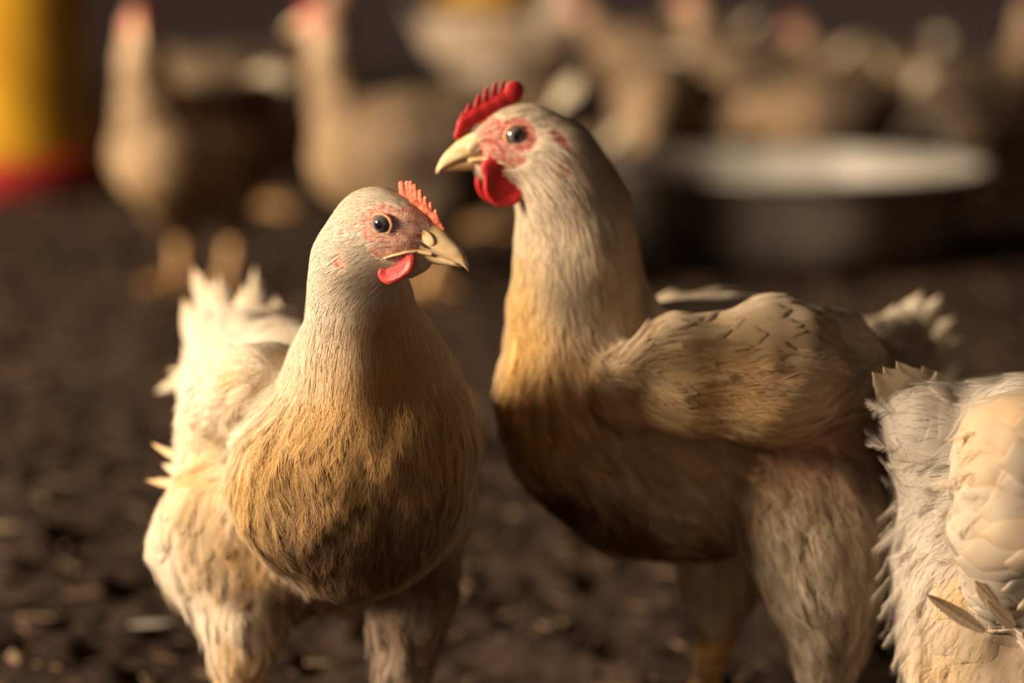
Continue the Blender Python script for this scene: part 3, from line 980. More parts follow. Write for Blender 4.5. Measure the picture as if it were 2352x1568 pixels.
    for i, (a, b, Y, w, c) in enumerate(W):
        pa = P(*a, Y-0.01); pb = P(*b, Y+0.02); L = np.linalg.norm(pb-pa)
        big_feather('wing_feather', root, off, pa, pb-pa, (-0.1, -1, 0.35), L, RP(w, Y)*2, M_VANE, (0.80, 0.66, 0.44), c, curl=0.05*(1 if i % 2 else -1), seed=i+60, fray=0.10, point=0.75)
    for hk, ft in (((530, 1590, 1.22), (520, 1.21)), ((918, 1600, 1.23), (930, 1.20))):
        hp = P(*hk); fp = np.array([P(ft[0], 1568, ft[1])[0], ft[1], 0.0])
        build_leg(root, off, hp, fp, (0.1, -1), 0.0016)
    return root

# ------------------------------------------------------------------ hen on the right of it, taller comb
def hen_side():
    off = P(1700, 784, 1.28); off[2] = 0
    root = empty('hen', off)
    tag(root, 'tall dirty white hen facing left with crimson comb and large round red wattles', 'hen')
    yaw, pit = math.radians(12), math.radians(-11)
    H = Head((-math.cos(yaw)*math.cos(pit), -math.sin(yaw)*math.cos(pit), math.sin(pit)), (1185, 311), 1.225, 1, ear=(-11.0, -8.0))
    pr, fl = H.prims(), H.flows()
    def ch(pts, k, flow=None):
        a, b = chain(pts, k, flow); pr.extend(a); fl.extend(b)
    ch([(1290, 375, 1.24, 88), (1312, 470, 1.245, 106), (1325, 580, 1.25, 122), (1328, 700, 1.255, 142), (1345, 820, 1.26, 168)], 0.012)
    ch([(1345, 820, 1.26, 168), (1372, 950, 1.265, 205), (1470, 1050, 1.275, 208), (1560, 1080, 1.28, 205)], 0.016)
    ch([(1420, 860, 1.28, 150), (1600, 930, 1.29, 240), (1760, 960, 1.31, 265), (1890, 960, 1.34, 200), (1960, 900, 1.38, 130)], 0.016)
    ch([(1560, 790, 1.345, 115), (1660, 800, 1.36, 125)], 0.012, (1, 0.3, 0))
    ch([(1450, 900, 1.215, 92), (1580, 860, 1.20, 130), (1770, 850, 1.205, 160), (1900, 850, 1.235, 125), (1990, 870, 1.27, 60)], 0.006, (1, 0.15, -0.02))
    ch([(1980, 850, 1.39, 100), (2060, 800, 1.42, 70)], 0.012)
    ch([(1830, 1120, 1.25, 200), (1880, 1260, 1.225, 160), (1895, 1380, 1.215, 105), (1900, 1470, 1.215, 66), (1898, 1535, 1.215, 50)], 0.014)
    ch([(1680, 1180, 1.33, 130), (1655, 1290, 1.335, 88), (1655, 1370, 1.335, 56), (1652, 1440, 1.335, 38)], 0.010)
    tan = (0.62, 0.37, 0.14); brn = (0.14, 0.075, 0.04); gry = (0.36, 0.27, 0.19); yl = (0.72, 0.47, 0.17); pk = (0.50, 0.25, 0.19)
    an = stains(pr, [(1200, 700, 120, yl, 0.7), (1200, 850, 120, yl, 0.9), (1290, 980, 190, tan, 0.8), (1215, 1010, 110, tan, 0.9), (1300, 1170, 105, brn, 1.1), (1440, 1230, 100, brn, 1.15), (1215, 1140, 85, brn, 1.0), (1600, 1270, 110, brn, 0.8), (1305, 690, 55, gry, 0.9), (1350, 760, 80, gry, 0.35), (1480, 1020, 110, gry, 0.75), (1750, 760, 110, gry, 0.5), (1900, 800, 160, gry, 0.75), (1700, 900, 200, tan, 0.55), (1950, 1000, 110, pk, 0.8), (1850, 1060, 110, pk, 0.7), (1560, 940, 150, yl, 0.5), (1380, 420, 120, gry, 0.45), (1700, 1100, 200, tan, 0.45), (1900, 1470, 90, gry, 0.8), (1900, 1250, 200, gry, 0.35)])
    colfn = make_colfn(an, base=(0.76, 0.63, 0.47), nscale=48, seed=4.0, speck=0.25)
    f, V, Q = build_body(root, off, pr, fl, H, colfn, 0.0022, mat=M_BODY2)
    def w_head(x): return np.where(np.linalg.norm(x-H.o, axis=1) < 0.045, H.feathered(x)*1.0+0.03, 0)
    def w_neck(x):
        q = np.linalg.norm(x-H.o, axis=1)
        return np.where((q > 0.024) & (x[:, 2] > 0.24) & (x[:, 0] < P(1480, 700, 1.25)[0]), 1.0, 0)*np.where(q < 0.045, H.feathered(x), 1)
    def w_body(x): return np.where((x[:, 2] < 0.25) & (np.linalg.norm(x-H.o, axis=1) > 0.06), 1.0, 0)
    def w_wing(x): return np.where((x[:, 1] < 1.235) & (x[:, 0] > P(1480, 900, 1.2)[0]) & (x[:, 2] > 0.185), 1.0, 0.0)
    spec = [dict(kind='vane', n=5000, gap=0.009, w=w_wing, L=0.026, W=0.018, camber=0.0012, h0=0.0009, hj=0.0002, lift=0.0009, nu=9, nv=5, seed=26, swirl=0.6, cj=0.05, edgew=0.2),
            dict(kind='barb', n=2400, w=lambda x: w_body(x)*(1-0.6*w_wing(x)), L=0.022, W=0.013, h0=0.0003, hj=0.0012, lift=0.0018, nb=30, seed=21, bw=0.0006, cj=0.13),
            dict(kind='strand', n=15000, w=w_body, L=0.012, W=0.0007, hj=0.002, lift=0.0012, wob=0.12, seed=22),
            dict(kind='strand', n=16000, w=w_neck, L=0.013, W=0.0007, hj=0.001, lift=0.001, wob=0.05, seed=23, swirl=0.3),
            dict(kind='strand', n=9000, w=w_head, L=0.006, W=0.0004, hj=0.0005, lift=0.0006, wob=0.05, seed=24, seg=2, swirl=0.3)]
    coat(root, off, f, V, Q, pr, fl, H, colfn, spec)
    build_beak(H, root, off, 2); gape_fold(f, H, off, root)
    build_eyes(H, root, off, 2, tone=1.3)
    base = []
    for (px, py, r) in ((1052, 312, 2.2), (1066, 285, 3.2), (1092, 266, 3.7), (1122, 251, 3.9), (1150, 235, 4.0), (1176, 220, 4.6)):
        x, z = H.hm(px, py); base.append((x, z, r))
    fg = []
    for (bx, by, tx, ty, r0, r1) in ((1070, 275, 1079, 240, 2.6, 0.9), (1092, 262, 1100, 219, 2.6, 0.9), (1112, 245, 1118, 202, 2.4, 0.9), (1132, 230, 1138, 190, 2.2, 0.8), (1150, 222, 1155, 186, 2.0, 0.7),
                                     (1177, 217, 1181, 208, 5.2, 5.0), (1058, 300, 1062, 262, 2.0, 0.9)):
        a, b = H.hm(bx, by); c, d = H.hm(tx, ty); fg.append((a, b, r0, c, d, r1))
    build_comb(H, root, off, M_COMB2, base, fg, comp=2.2, h=0.0005, k=0.5)
    x0, z0 = H.hm(1158, 418, 7.5)
    for sd in (-1, 1):
        build_wattle(H, root, off, M_COMB2, x0, z0, 11.2, 0.14, math.radians(110), sd*10.3, attach=(x0+6, z0+9), h=0.0006, bend=(lambda V, s=sd: s*0.004*(V[:, 2]-z0)**2*0.5))
        pr2 = [(('e', np.array([-9.5, 0, -7.5])*MM, np.array([4.0, 4.0, 6.0])*MM, np.eye(3)), 0)]
        fe = Field(pr2, 0.0005, 0.002); Ve, Qe = fe.mesh(); Ve = Ve/MM; Ve[:, 1] = Ve[:, 1]*0.6+sd*13.6
        mk_mesh('ear_lobe', H.w(Ve)-off, Qe, M_LOBE2, root)
    T = [((2010, 830), (2060, 690), 1.44, 34), ((2030, 830), (2120, 660), 1.45, 36), ((2050, 840), (2165, 668), 1.46, 34), ((2060, 850), (2200, 720), 1.47, 38), ((2060, 870), (2222, 770), 1.47, 40),
         ((2050, 890), (2215, 830), 1.46, 44), ((2020, 850), (2090, 720), 1.42, 46), ((2040, 870), (2160, 770), 1.42, 50), ((2030, 900), (2190, 870), 1.43, 46)]
    for i, (a, b, Y, w) in enumerate(T):
        pa = P(*a, Y-0.04); pb = P(*b, Y); L = np.linalg.norm(pb-pa)
        big_feather('tail_feather', root, off, pa, pb-pa, (-0.3, -1, 0.3), L, RP(w, Y)*2, M_VANE, (0.70, 0.58, 0.42), (0.72, 0.60, 0.44), curl=0.05, seed=i+80, fray=0.05, point=0.4)
    # a few wing quills along the lower edge of the folded wing
    for i in range(7):
        a = (1640+34*i, 960-6*i); b = (1860+30*i, 1000-22*i)
        pa = P(*a, 1.185+0.004*i); pb = P(*b, 1.225+0.008*i); L = np.linalg.norm(pb-pa)
        big_feather('wing_feather', root, off, pa, pb-pa, (0.15, -1, -0.15), L, RP(26, 1.2)*2, M_VANE, (0.50, 0.36, 0.22), (0.42, 0.29, 0.19), curl=0.06, seed=i+95, fray=0.08, point=0.5)
    build_leg(root, off, P(1902, 1545, 1.215), np.array([P(1880, 1568, 1.20)[0], 1.20, 0]), (-1, -0.25), 0.0018, 1.15, 1.15)
    build_leg(root, off, P(1652, 1450, 1.335), np.array([P(1600, 1568, 1.32)[0], 1.32, 0]), (-1, -0.25), 0.0018, 1.15, 1.05)
    return root

# ------------------------------------------------------------------ hen at the right edge seen from behind
def hen_edge():
    off = P(2400, 784, 1.18); off[2] = 0
    root = empty('hen', off)
    tag(root, 'clean white hen cut off by the right edge, its tail, rump and folded wing showing', 'hen')
    hc = P(2700, 560, 1.12)
    H = Head((0.95, -0.25, -0.1), origin=hc)
    pr, fl = H.prims(), H.flows()
    def ch(pts, k, flow=None):
        a, b = chain(pts, k, flow); pr.extend(a); fl.extend(b)
    ch([(2690, 640, 1.12, 90), (2690, 800, 1.13, 120), (2690, 950, 1.14, 190), (2680, 1150, 1.15, 250)], 0.014)
    ch([(2640, 1180, 1.15, 270), (2480, 1150, 1.17, 275), (2330, 1110, 1.185, 235), (2215, 1050, 1.175, 160), (2135, 975, 1.165, 95)], 0.014, (-1, 0.2, 0.1))
    ch([(2320, 1180, 1.18, 215), (2270, 1290, 1.175, 205), (2275, 1420, 1.17, 205), (2310, 1540, 1.17, 212), (2345, 1630, 1.17, 140)], 0.016, (-0.35, 0.25, -0.8))
    ch([(2280, 950, 1.16, 78), (2350, 960, 1.13, 100)], 0.006, (-0.9, 0.3, -0.3))
    ch([(2480, 1000, 1.075, 130), (2360, 1060, 1.07, 150), (2330, 1200, 1.068, 140), (2320, 1330, 1.075, 95), (2290, 1400, 1.085, 40)], 0.004, (-1, 0.1, -0.12))
    ch([(2480, 1150, 1.07, 170), (2500, 1400, 1.08, 160)], 0.01, (-0.9, 0.1, -0.3))
    ch([(2365, 1640, 1.17, 105), (2371, 1740, 1.17, 48), (2372, 1800, 1.17, 36)], 0.01)
    tan = (0.74, 0.50, 0.24); gy = (0.5, 0.38, 0.26)
    an = stains(pr, [(2230, 1380, 70, tan, 0.8), (2300, 950, 90, tan, 0.55), (2230, 1050, 70, tan, 0.45), (2050, 840, 40, tan, 0.5), (2330, 1520, 160, tan, 0.4), (2150, 1560, 110, tan, 0.4), (2330, 1250, 120, tan, 0.3)])
    colfn = make_colfn(an, base=(0.57, 0.49, 0.405), nscale=60, seed=8.0)
    f, V, Q = build_body(root, off, pr, fl, H, colfn, 0.0022)
    xw = P(2205, 1100, 1.1)[0]
    wv = np.array([p for p, k in []])
    wingp = pr[-7:-2] if False else None
    def wing_zone(x):
        # the folded wing: near side of the body, right of its lower left edge
        e1 = P(2200, 900, 1.09); 
        return np.where((x[:, 1] < 1.10) & (x[:, 0] > xw) & (x[:, 2] > 0.105), 1.0, 0.0)
    def vis(x): return np.where(x[:, 0] < P(2420, 1100, 1.1)[0], 1.0, 0.12)
    def w_vane(x): return wing_zone(x)*vis(x)
    def w_down(x): return (1-wing_zone(x)*0.9)*vis(x)
    def w_rump(x): return np.where((x[:, 0] < P(2190, 1100, 1.15)[0]), 1.0, 0.0)
    spec = [dict(kind='vane', n=9000, gap=0.0105, w=w_vane, L=0.029, W=0.024, camber=0.0016, h0=0.0014, hj=0.0002, lift=0.0020, nu=16, nv=11, seed=31, swirl=0.3, cj=0.03, wob=0.0, edgew=0.6, edge=(0.80, 0.60, 0.38)),
            dict(kind='vane', n=6000, gap=0.013, w=w_down, L=0.036, W=0.030, h0=0.0001, hj=0.0003, lift=0.0010, nu=14, nv=9, seed=34, swirl=0.3, cj=0.02, edgew=0.15),
            dict(kind='strand', n=9000, w=w_down, L=0.009, W=0.00025, h0=0.001, hj=0.0014, lift=0.001, wob=0.14, seed=33),
            dict(kind='barb', n=90, w=w_rump, L=0.016, W=0.010, h0=0.001, hj=0.0012, lift=0.006, nb=40, seed=35, bw=0.00022, cj=0.04, swirl=1.2, wob=0.10)]
    coat(root, off, f, V, Q, pr, fl, H, colfn, spec)
    build_beak(H, root, off, 1); build_eyes(H, root, off, 1)
    fg = [(22-5*i, 12+2.2*i, 2.0, 23-5*i, 24+2*i, 1.0) for i in range(5)]
    build_comb(H, root, off, M_COMB1, [(26, 8, 2), (12, 17, 4), (2, 20, 4)], fg, h=0.0008)
    T = [((2130, 980), (2008, 862), 1.150, 40), ((2130, 960), (2032, 850), 1.160, 34), ((2150, 950), (2062, 838), 1.170, 26), ((2160, 950), (2085, 848), 1.180, 30), ((2180, 960), (2120, 850), 1.190, 40),
         ((2190, 960), (2150, 862), 1.180, 46)]
    for i, (a, b, Y, w) in enumerate(T):
        pa = P(*a, Y+0.035); pb = P(*b, Y); L = np.linalg.norm(pb-pa)
        big_feather('tail_feather', root, off, pa, pb-pa, (-0.35, -1, 0.25), L, RP(w, Y)*2, M_VANE, (0.66, 0.57, 0.45), (0.64, 0.51, 0.36), curl=0.06, seed=i+120, fray=0.03, point=0.5)
    # narrow brown quill of the wing laid over the rump, and the two above it
    for i, (a, b, Y, w, c) in enumerate([((2262, 1450), (2123, 1362), 1.058, 19, (0.58, 0.38, 0.20)), ((2300, 1400), (2235, 1330), 1.055, 22, (0.80, 0.60, 0.36)), ((2330, 1440), (2262, 1376), 1.055, 20, (0.74, 0.52, 0.30))]):
        pa = P(*a, Y); pb = P(*b, Y-0.006); L = np.linalg.norm(pb-pa)
        big_feather('wing_feather', root, off, pa, pb-pa, (-0.1, -1, 0.3), L, RP(w, Y)*2, M_VANE, (0.78, 0.62, 0.42), c, curl=0.02, seed=i+140, fray=0.02, point=0.85)
    build_leg(root, off, P(2372, 1800, 1.17), np.array([P(2372, 1800, 1.17)[0], 1.16, 0]), (1, -0.2), 0.002)
    hp = P(2420, 1800, 1.25); build_leg(root, off, hp, np.array([hp[0], 1.25, 0]), (1, -0.2), 0.002)
    return root

QUICK = os.environ.get('QUICK', '')
if 'a' not in QUICK: hen_front()
if 'b' not in QUICK: hen_side()
if 'c' not in QUICK: hen_edge()

# ------------------------------------------------------------------ flock behind
def proto_hen(pose, seed=0):
    """a hen standing at the origin facing +x"""
    clean = pose.endswith('*'); pose = pose.rstrip('*')  # starred poses go without the painted shade
    off = np.zeros(3)
    root = empty('hen', (0, 0, 0))
    if pose == 'up': nk = [(.075, 0, .185, .050), (.110, 0, .235, .034), (.122, 0, .285, .025), (.122, 0, .318, .020)]; hd = ((1, 0, -0.18), (.128, 0, .335))
    elif pose == 'look': nk = [(.075, 0, .185, .050), (.112, 0, .235, .035), (.126, 0, .285, .025), (.126, 0, .315, .020)]; hd = ((0.80, 0.50, -0.42), (.133, 0.003, .332))
    elif pose == 'mid': nk = [(.080, 0, .180, .048), (.130, 0, .215, .032), (.158, 0, .245, .024), (.168, 0, .262, .020)]; hd = ((1, 0, -0.25), (.178, 0, .276))
    elif pose == 'peck': nk = [(.090, 0, .185, .046), (.140, 0, .185, .034), (.178, 0, .160, .027), (.190, 0, .128, .021)]; hd = ((0.42, 0, -0.90), (.194, 0, .108))
    else: nk = [(.075, 0, .120, .046), (.105, 0, .145, .032), (.120, 0, .160, .024), (.130, 0, .165, .020)]; hd = ((1, 0, -0.3), (.138, 0, .166))
    dz = -0.085 if pose == 'rest' else 0.0
    H = Head(hd[0], origin=hd[1])
    pr, fl = H.prims(), H.flows()
    def ch(pts, k, flow=None):
        a, b = chainw([(p[0], p[1], p[2], p[3]) for p in pts], k, flow); pr.extend(a); fl.extend(b)
    ch(nk[::-1], 0.012)
    D = lambda pts: [(p[0], p[1], p[2]+dz, p[3]) for p in pts]
    ch(D([(.085, 0, .172, .062), (.03, 0, .172, .074), (-.04, 0, .185, .066), (-.10, 0, .205, .040), (-.135, 0, .228, .024)]), 0.02)
    ch(D([(.03, 0, .145, .058), (-.04, 0, .15, .05)]), 0.02, (-1, 0, 0.1))
    for s in (-1, 1):
        ch(D([(.055, s*.050, .185, .030), (-.02, s*.062, .190, .032), (-.09, s*.045, .188, .022), (-.115, s*.036, .185, .012)]), 0.007)
        if pose != 'rest':
            ch([(-.005, s*.036, .135, .044), (.010, s*.040, .105, .030), (-.004, s*.040, .082, .016), (-.010, s*.040, .070, .011)], 0.012)
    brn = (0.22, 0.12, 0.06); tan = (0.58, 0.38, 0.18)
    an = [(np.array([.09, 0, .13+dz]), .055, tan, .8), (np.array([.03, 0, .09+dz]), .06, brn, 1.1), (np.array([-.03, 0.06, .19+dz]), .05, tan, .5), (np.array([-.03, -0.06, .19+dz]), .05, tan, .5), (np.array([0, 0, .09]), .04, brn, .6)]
    if not clean:  # shade on wings, back and belly, put into the plumage colour
        shade_brown = (0.13, 0.09, 0.065)
        an += [(np.array([-.02, s*.06, .18+dz]), .075, shade_brown, 1.25) for s in (-1, 1)]+[(np.array([-.06, 0, .22+dz]), .06, shade_brown, .9), (np.array([-.02, 0, .12+dz]), .06, shade_brown, 1.0)]
    colfn = make_colfn(an, base=((0.78, 0.63, 0.48) if clean else (0.45, 0.31, 0.19)), nscale=30, seed=seed*3.1)  # darker base colour keeps the shaded hens dim
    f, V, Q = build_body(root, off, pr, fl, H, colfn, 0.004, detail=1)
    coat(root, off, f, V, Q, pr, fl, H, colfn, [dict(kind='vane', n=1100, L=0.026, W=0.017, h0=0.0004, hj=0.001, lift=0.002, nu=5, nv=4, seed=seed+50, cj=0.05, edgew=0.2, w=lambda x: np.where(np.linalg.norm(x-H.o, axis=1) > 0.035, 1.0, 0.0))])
    build_beak(H, root, off, 1); build_eyes(H, root, off, 1, rim=False)
    fg = [(22-5*i, 12+2.0*i, 2.2, 23-5*i, 23+2.0*i, 1.1) for i in range(5)]
    build_comb(H, root, off, M_COMB2, [(26, 8, 2), (12, 17, 4), (2, 20, 4)], fg, h=0.0009)
    for sd in (-1, 1): build_wattle(H, root, off, M_COMB2, 14, -21, 6, 0.3, math.radians(100), sd*7, attach=(16, -12), h=0.0009)
    for i in range(7):
        a = -0.5+i/6.0
        big_feather('tail_feather', root, off, (-.115, a*0.03, .212+dz), (-0.72-0.1*math.cos(i), a*0.5, 0.72), (0.7, a, 0.7), 0.085, 0.026, M_VANE, (0.74, 0.62, 0.46), (0.74, 0.60, 0.42), seed=i, nu=14, nv=5, curl=0.1)
    if pose != 'rest':
        for s in (-1, 1):
            build_leg(root, off, (-.012, s*.040, .074), (.002+0.012*s, s*.040, 0), (1, 0.1*s), 0.0025, r=1.15, mat=M_SHANK2)
    else:
        for s in (-1, 1): build_leg(root, off, (-.02, s*.035, .030), (.03, s*.035, 0), (1, 0.1*s), 0.0025, r=1.15, mat=M_SHANK2)
    return root

def dup(root):
    r = root.copy(); SC.collection.objects.link(r)
    for c in root.children:
        d = c.copy(); SC.collection.objects.link(d); d.parent = r
        for g in c.children:
            e = g.copy(); SC.collection.objects.link(e); e.parent = d
    return r

PROTO = {}
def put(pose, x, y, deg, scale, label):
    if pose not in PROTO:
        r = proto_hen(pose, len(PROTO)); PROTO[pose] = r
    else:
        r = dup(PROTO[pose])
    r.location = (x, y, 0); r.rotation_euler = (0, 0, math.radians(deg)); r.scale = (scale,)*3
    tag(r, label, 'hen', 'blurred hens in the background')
    return r
def gx(px, Y): return (px-1176)/F_PX*Y/_cp
if 'd' not in QUICK:
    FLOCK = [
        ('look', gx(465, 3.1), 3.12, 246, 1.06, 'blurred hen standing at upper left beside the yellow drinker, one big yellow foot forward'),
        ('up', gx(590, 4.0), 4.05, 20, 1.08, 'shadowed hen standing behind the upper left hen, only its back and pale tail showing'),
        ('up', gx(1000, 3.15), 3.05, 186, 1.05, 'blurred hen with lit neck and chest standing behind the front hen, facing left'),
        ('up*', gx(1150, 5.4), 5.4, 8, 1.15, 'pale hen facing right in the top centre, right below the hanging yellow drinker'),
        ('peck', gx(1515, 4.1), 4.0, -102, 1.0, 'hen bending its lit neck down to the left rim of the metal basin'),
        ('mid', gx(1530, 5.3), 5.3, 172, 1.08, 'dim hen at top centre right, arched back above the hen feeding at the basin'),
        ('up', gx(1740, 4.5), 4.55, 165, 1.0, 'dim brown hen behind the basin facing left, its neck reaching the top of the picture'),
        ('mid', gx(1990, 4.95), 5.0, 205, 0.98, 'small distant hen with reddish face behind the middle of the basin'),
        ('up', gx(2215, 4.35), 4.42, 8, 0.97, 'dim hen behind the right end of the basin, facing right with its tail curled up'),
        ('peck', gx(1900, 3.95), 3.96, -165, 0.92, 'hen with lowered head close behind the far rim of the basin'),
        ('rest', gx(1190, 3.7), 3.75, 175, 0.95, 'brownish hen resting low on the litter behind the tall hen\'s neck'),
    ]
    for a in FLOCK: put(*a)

# ------------------------------------------------------------------ basin, drinkers
def lathe(name, prof, seg, mat, parent=None, off=(0, 0, 0)):
    prof = np.array(prof, float); n = len(prof)
    a = np.linspace(0, 2*np.pi, seg, endpoint=False)
    V = np.stack([prof[:, 0][:, None]*np.cos(a), prof[:, 0][:, None]*np.sin(a), prof[:, 1][:, None]+0*a], -1).reshape(-1, 3)+np.array(off)
    i, j = np.meshgrid(np.arange(n-1), np.arange(seg), indexing='ij')
    Q = np.stack([i*seg+j, i*seg+(j+1) % seg, (i+1)*seg+(j+1) % seg, (i+1)*seg+j], -1).reshape(-1, 4)
    return mk_mesh(name, V, Q, mat, parent)

def metal_mat(c1, c2, met=0.6, name='dull_aluminium'):
    m, nt, out = new_mat(name)
    b = bsdf(nt, out, Metallic=met, Roughness=0.38)
    tc = N(nt, 'ShaderNodeTexCoord'); no = N(nt, 'ShaderNodeTexNoise'); no.inputs['Scale'].default_value = 14; no.inputs['Detail'].default_value = 6
    nt.links.new(tc.outputs['Object'], no.inputs['Vector'])
    cr = N(nt, 'ShaderNodeValToRGB')
    cr.color_ramp.elements[0].position = 0.3; cr.color_ramp.elements[0].color = (*c1, 1)
    cr.color_ramp.elements[1].position = 0.7; cr.color_ramp.elements[1].color = (*c2, 1)
    nt.links.new(no.outputs['Fac'], cr.inputs['Fac']); nt.links.new(cr.outputs[0], b.inputs['Base Color'])
    mr = N(nt, 'ShaderNodeMapRange'); mr.inputs['To Min'].default_value = 0.3; mr.inputs['To Max'].default_value = 0.55
    nt.links.new(no.outputs['Fac'], mr.inputs['Value']); nt.links.new(mr.outputs[0], b.inputs['Roughness'])
    return m
M_METAL = metal_mat((0.45, 0.39, 0.32), (0.85, 0.78, 0.68), 0.5)  # brighter copy of the metal, for the lit inside
M_METAL_SHADED = metal_mat((0.17, 0.14, 0.11), (0.40, 0.34, 0.28), 0.6, 'shaded_aluminium')  # darker copy: the shade on the outer wall is in its colour
def plastic(name, c1, c2, rough=0.4):
    m, nt, out = new_mat(name)
    b = bsdf(nt, out, Roughness=rough)
    tc = N(nt, 'ShaderNodeTexCoord'); no = N(nt, 'ShaderNodeTexNoise'); no.inputs['Scale'].default_value = 9; no.inputs['Detail'].default_value = 6
    nt.links.new(tc.outputs['Object'], no.inputs['Vector'])
    cr = N(nt, 'ShaderNodeValToRGB')
    cr.color_ramp.elements[0].position = 0.35; cr.color_ramp.elements[0].color = (*c1, 1)
    cr.color_ramp.elements[1].position = 0.65; cr.color_ramp.elements[1].color = (*c2, 1)
    nt.links.new(no.outputs['Fac'], cr.inputs['Fac']); nt.links.new(cr.outputs[0], b.inputs['Base Color'])
    return m
M_YEL = plastic('yellow_plastic', (0.50, 0.24, 0.015), (0.72, 0.38, 0.02))
M_RED = plastic('red_plastic', (0.28, 0.02, 0.02), (0.40, 0.03, 0.025))
M_ROPE = plastic('rope_fibre', (0.10, 0.07, 0.04), (0.2, 0.14, 0.08), 0.9)

BY = 3.42
basin = empty('basin', (gx(1818, BY), BY, 0))
tag(basin, 'wide round dented aluminium basin standing on the litter behind the tall hen', 'basin')
R = 0.262; Hh = 0.133
lathe('outer_wall', [(0.001, 0.003), (0.17, 0.002), (0.195, 0.006), (0.225, 0.035), (0.243, 0.08), (R-0.004, Hh-0.004), (R+0.006, Hh-0.001)], 128, M_METAL_SHADED, basin)
lathe('inside', [(R+0.006, Hh-0.001), (R+0.011, Hh+0.003), (R+0.006, Hh+0.006), (R-0.004, Hh+0.003), (0.238, 0.082), (0.219, 0.037), (0.19, 0.012), (0.17, 0.008), (0.001, 0.008)], 128, M_METAL, basin)
for sg in (1,):
    th = math.radians(38)
    pr = []; last = None
    c = np.array([math.cos(th), math.sin(th)]); tg = np.array([-c[1], c[0]])
    for k in range(13):
        a = math.pi*k/12
        q2 = c*(R+0.006) + tg*0.06*math.cos(a); z = Hh-0.005+0.062*math.sin(a)
        p = np.array([q2[0], q2[1], z])
        if last is not None: pr.append((('c', last, 0.0062, p, 0.0062), 0.001))
        last = p
    fH = Field(pr, 0.0022, 0.004); Vh, Qh = fH.mesh(); mk_mesh('handle', Vh, Qh, plain_mat('blackened_metal', (0.06, 0.045, 0.035), 0.6), basin)

FY = 4.38
dr = empty('poultry_drinker', (gx(10, FY), FY, 0))
tag(dr, 'tall yellow poultry drinker on a dark red base at the left edge', 'drinker')
rb = 0.205
lathe('base_tray', [(0.001, 0.0), (rb-0.01, 0.0), (rb, 0.006), (rb, 0.066), (rb-0.006, 0.070), (rb-0.012, 0.066), (rb-0.016, 0.02), (0.001, 0.02)], 96, M_RED, dr)
lathe('tank', [(0.165, 0.022), (0.186, 0.05), (0.184, 0.10), (0.178, 0.25), (0.170, 0.38), (0.15, 0.42), (0.08, 0.45), (0.001, 0.455)], 96, M_YEL, dr)
lathe('cap', [(0.001, 0.452), (0.04, 0.452), (0.045, 0.458), (0.045, 0.485), (0.035, 0.492), (0.001, 0.492)], 48, M_RED, dr)

HY = 5.95
hz = P(1125, 38, HY)[2]
hg = empty('poultry_drinker', (gx(1125, HY), HY, hz))
tag(hg, 'bright yellow plastic drinker hanging at the top centre above the pale hen', 'drinker')
lathe('bowl', [(0.001, 0.0), (0.07, 0.002), (0.11, 0.014), (0.134, 0.04), (0.138, 0.06), (0.133, 0.063), (0.125, 0.045), (0.10, 0.022), (0.001, 0.01)], 72, M_YEL, hg)
lathe('bell', [(0.10, 0.03), (0.105, 0.10), (0.095, 0.20), (0.06, 0.27), (0.02, 0.29), (0.001, 0.29)], 72, M_YEL, hg)
lathe('rope', [(0.004, 0.285), (0.004, 2.6-hz-0.02)], 12, M_ROPE, hg)

# ------------------------------------------------------------------ ground litter
def litter_mat():
    m, nt, out = new_mat('earth_litter')
    b = bsdf(nt, out, Roughness=0.95)
    b.inputs['Specular IOR Level'].default_value = 0.1
    tc = N(nt, 'ShaderNodeTexCoord')
    n1 = N(nt, 'ShaderNodeTexNoise'); n1.inputs['Scale'].default_value = 9; n1.inputs['Detail'].default_value = 8; n1.inputs['Roughness'].default_value = 0.65
    n2 = N(nt, 'ShaderNodeTexNoise'); n2.inputs['Scale'].default_value = 60; n2.inputs['Detail'].default_value = 8; n2.inputs['Roughness'].default_value = 0.7
    for n in (n1, n2): nt.links.new(tc.outputs['Object'], n.inputs['Vector'])
    cr = N(nt, 'ShaderNodeValToRGB')
    e = cr.color_ramp.elements
    e[0].position = 0.33; e[0].color = (0.017, 0.011, 0.009, 1)
    e[1].position = 0.70; e[1].color = (0.125, 0.078, 0.050, 1)
    x = e.new(0.5); x.color = (0.054, 0.033, 0.023, 1)
    mx = N(nt, 'ShaderNodeMath', operation='MULTIPLY_ADD'); mx.inputs[1].default_value = 0.5
    nt.links.new(n1.outputs['Fac'], mx.inputs[0])
    m2 = N(nt, 'ShaderNodeMath', operation='MULTIPLY'); m2.inputs[1].default_value = 0.5
    nt.links.new(n2.outputs['Fac'], m2.inputs[0]); nt.links.new(m2.outputs[0], mx.inputs[2])
    nt.links.new(mx.outputs[0], cr.inputs['Fac']); nt.links.new(cr.outputs[0], b.inputs['Base Color'])
    bp = N(nt, 'ShaderNodeBump'); bp.inputs['Distance'].default_value = 0.01
    nt.links.new(n2.outputs['Fac'], bp.inputs['Height']); nt.links.new(bp.outputs[0], b.inputs['Normal'])
    return m
M_LITTER = litter_mat()
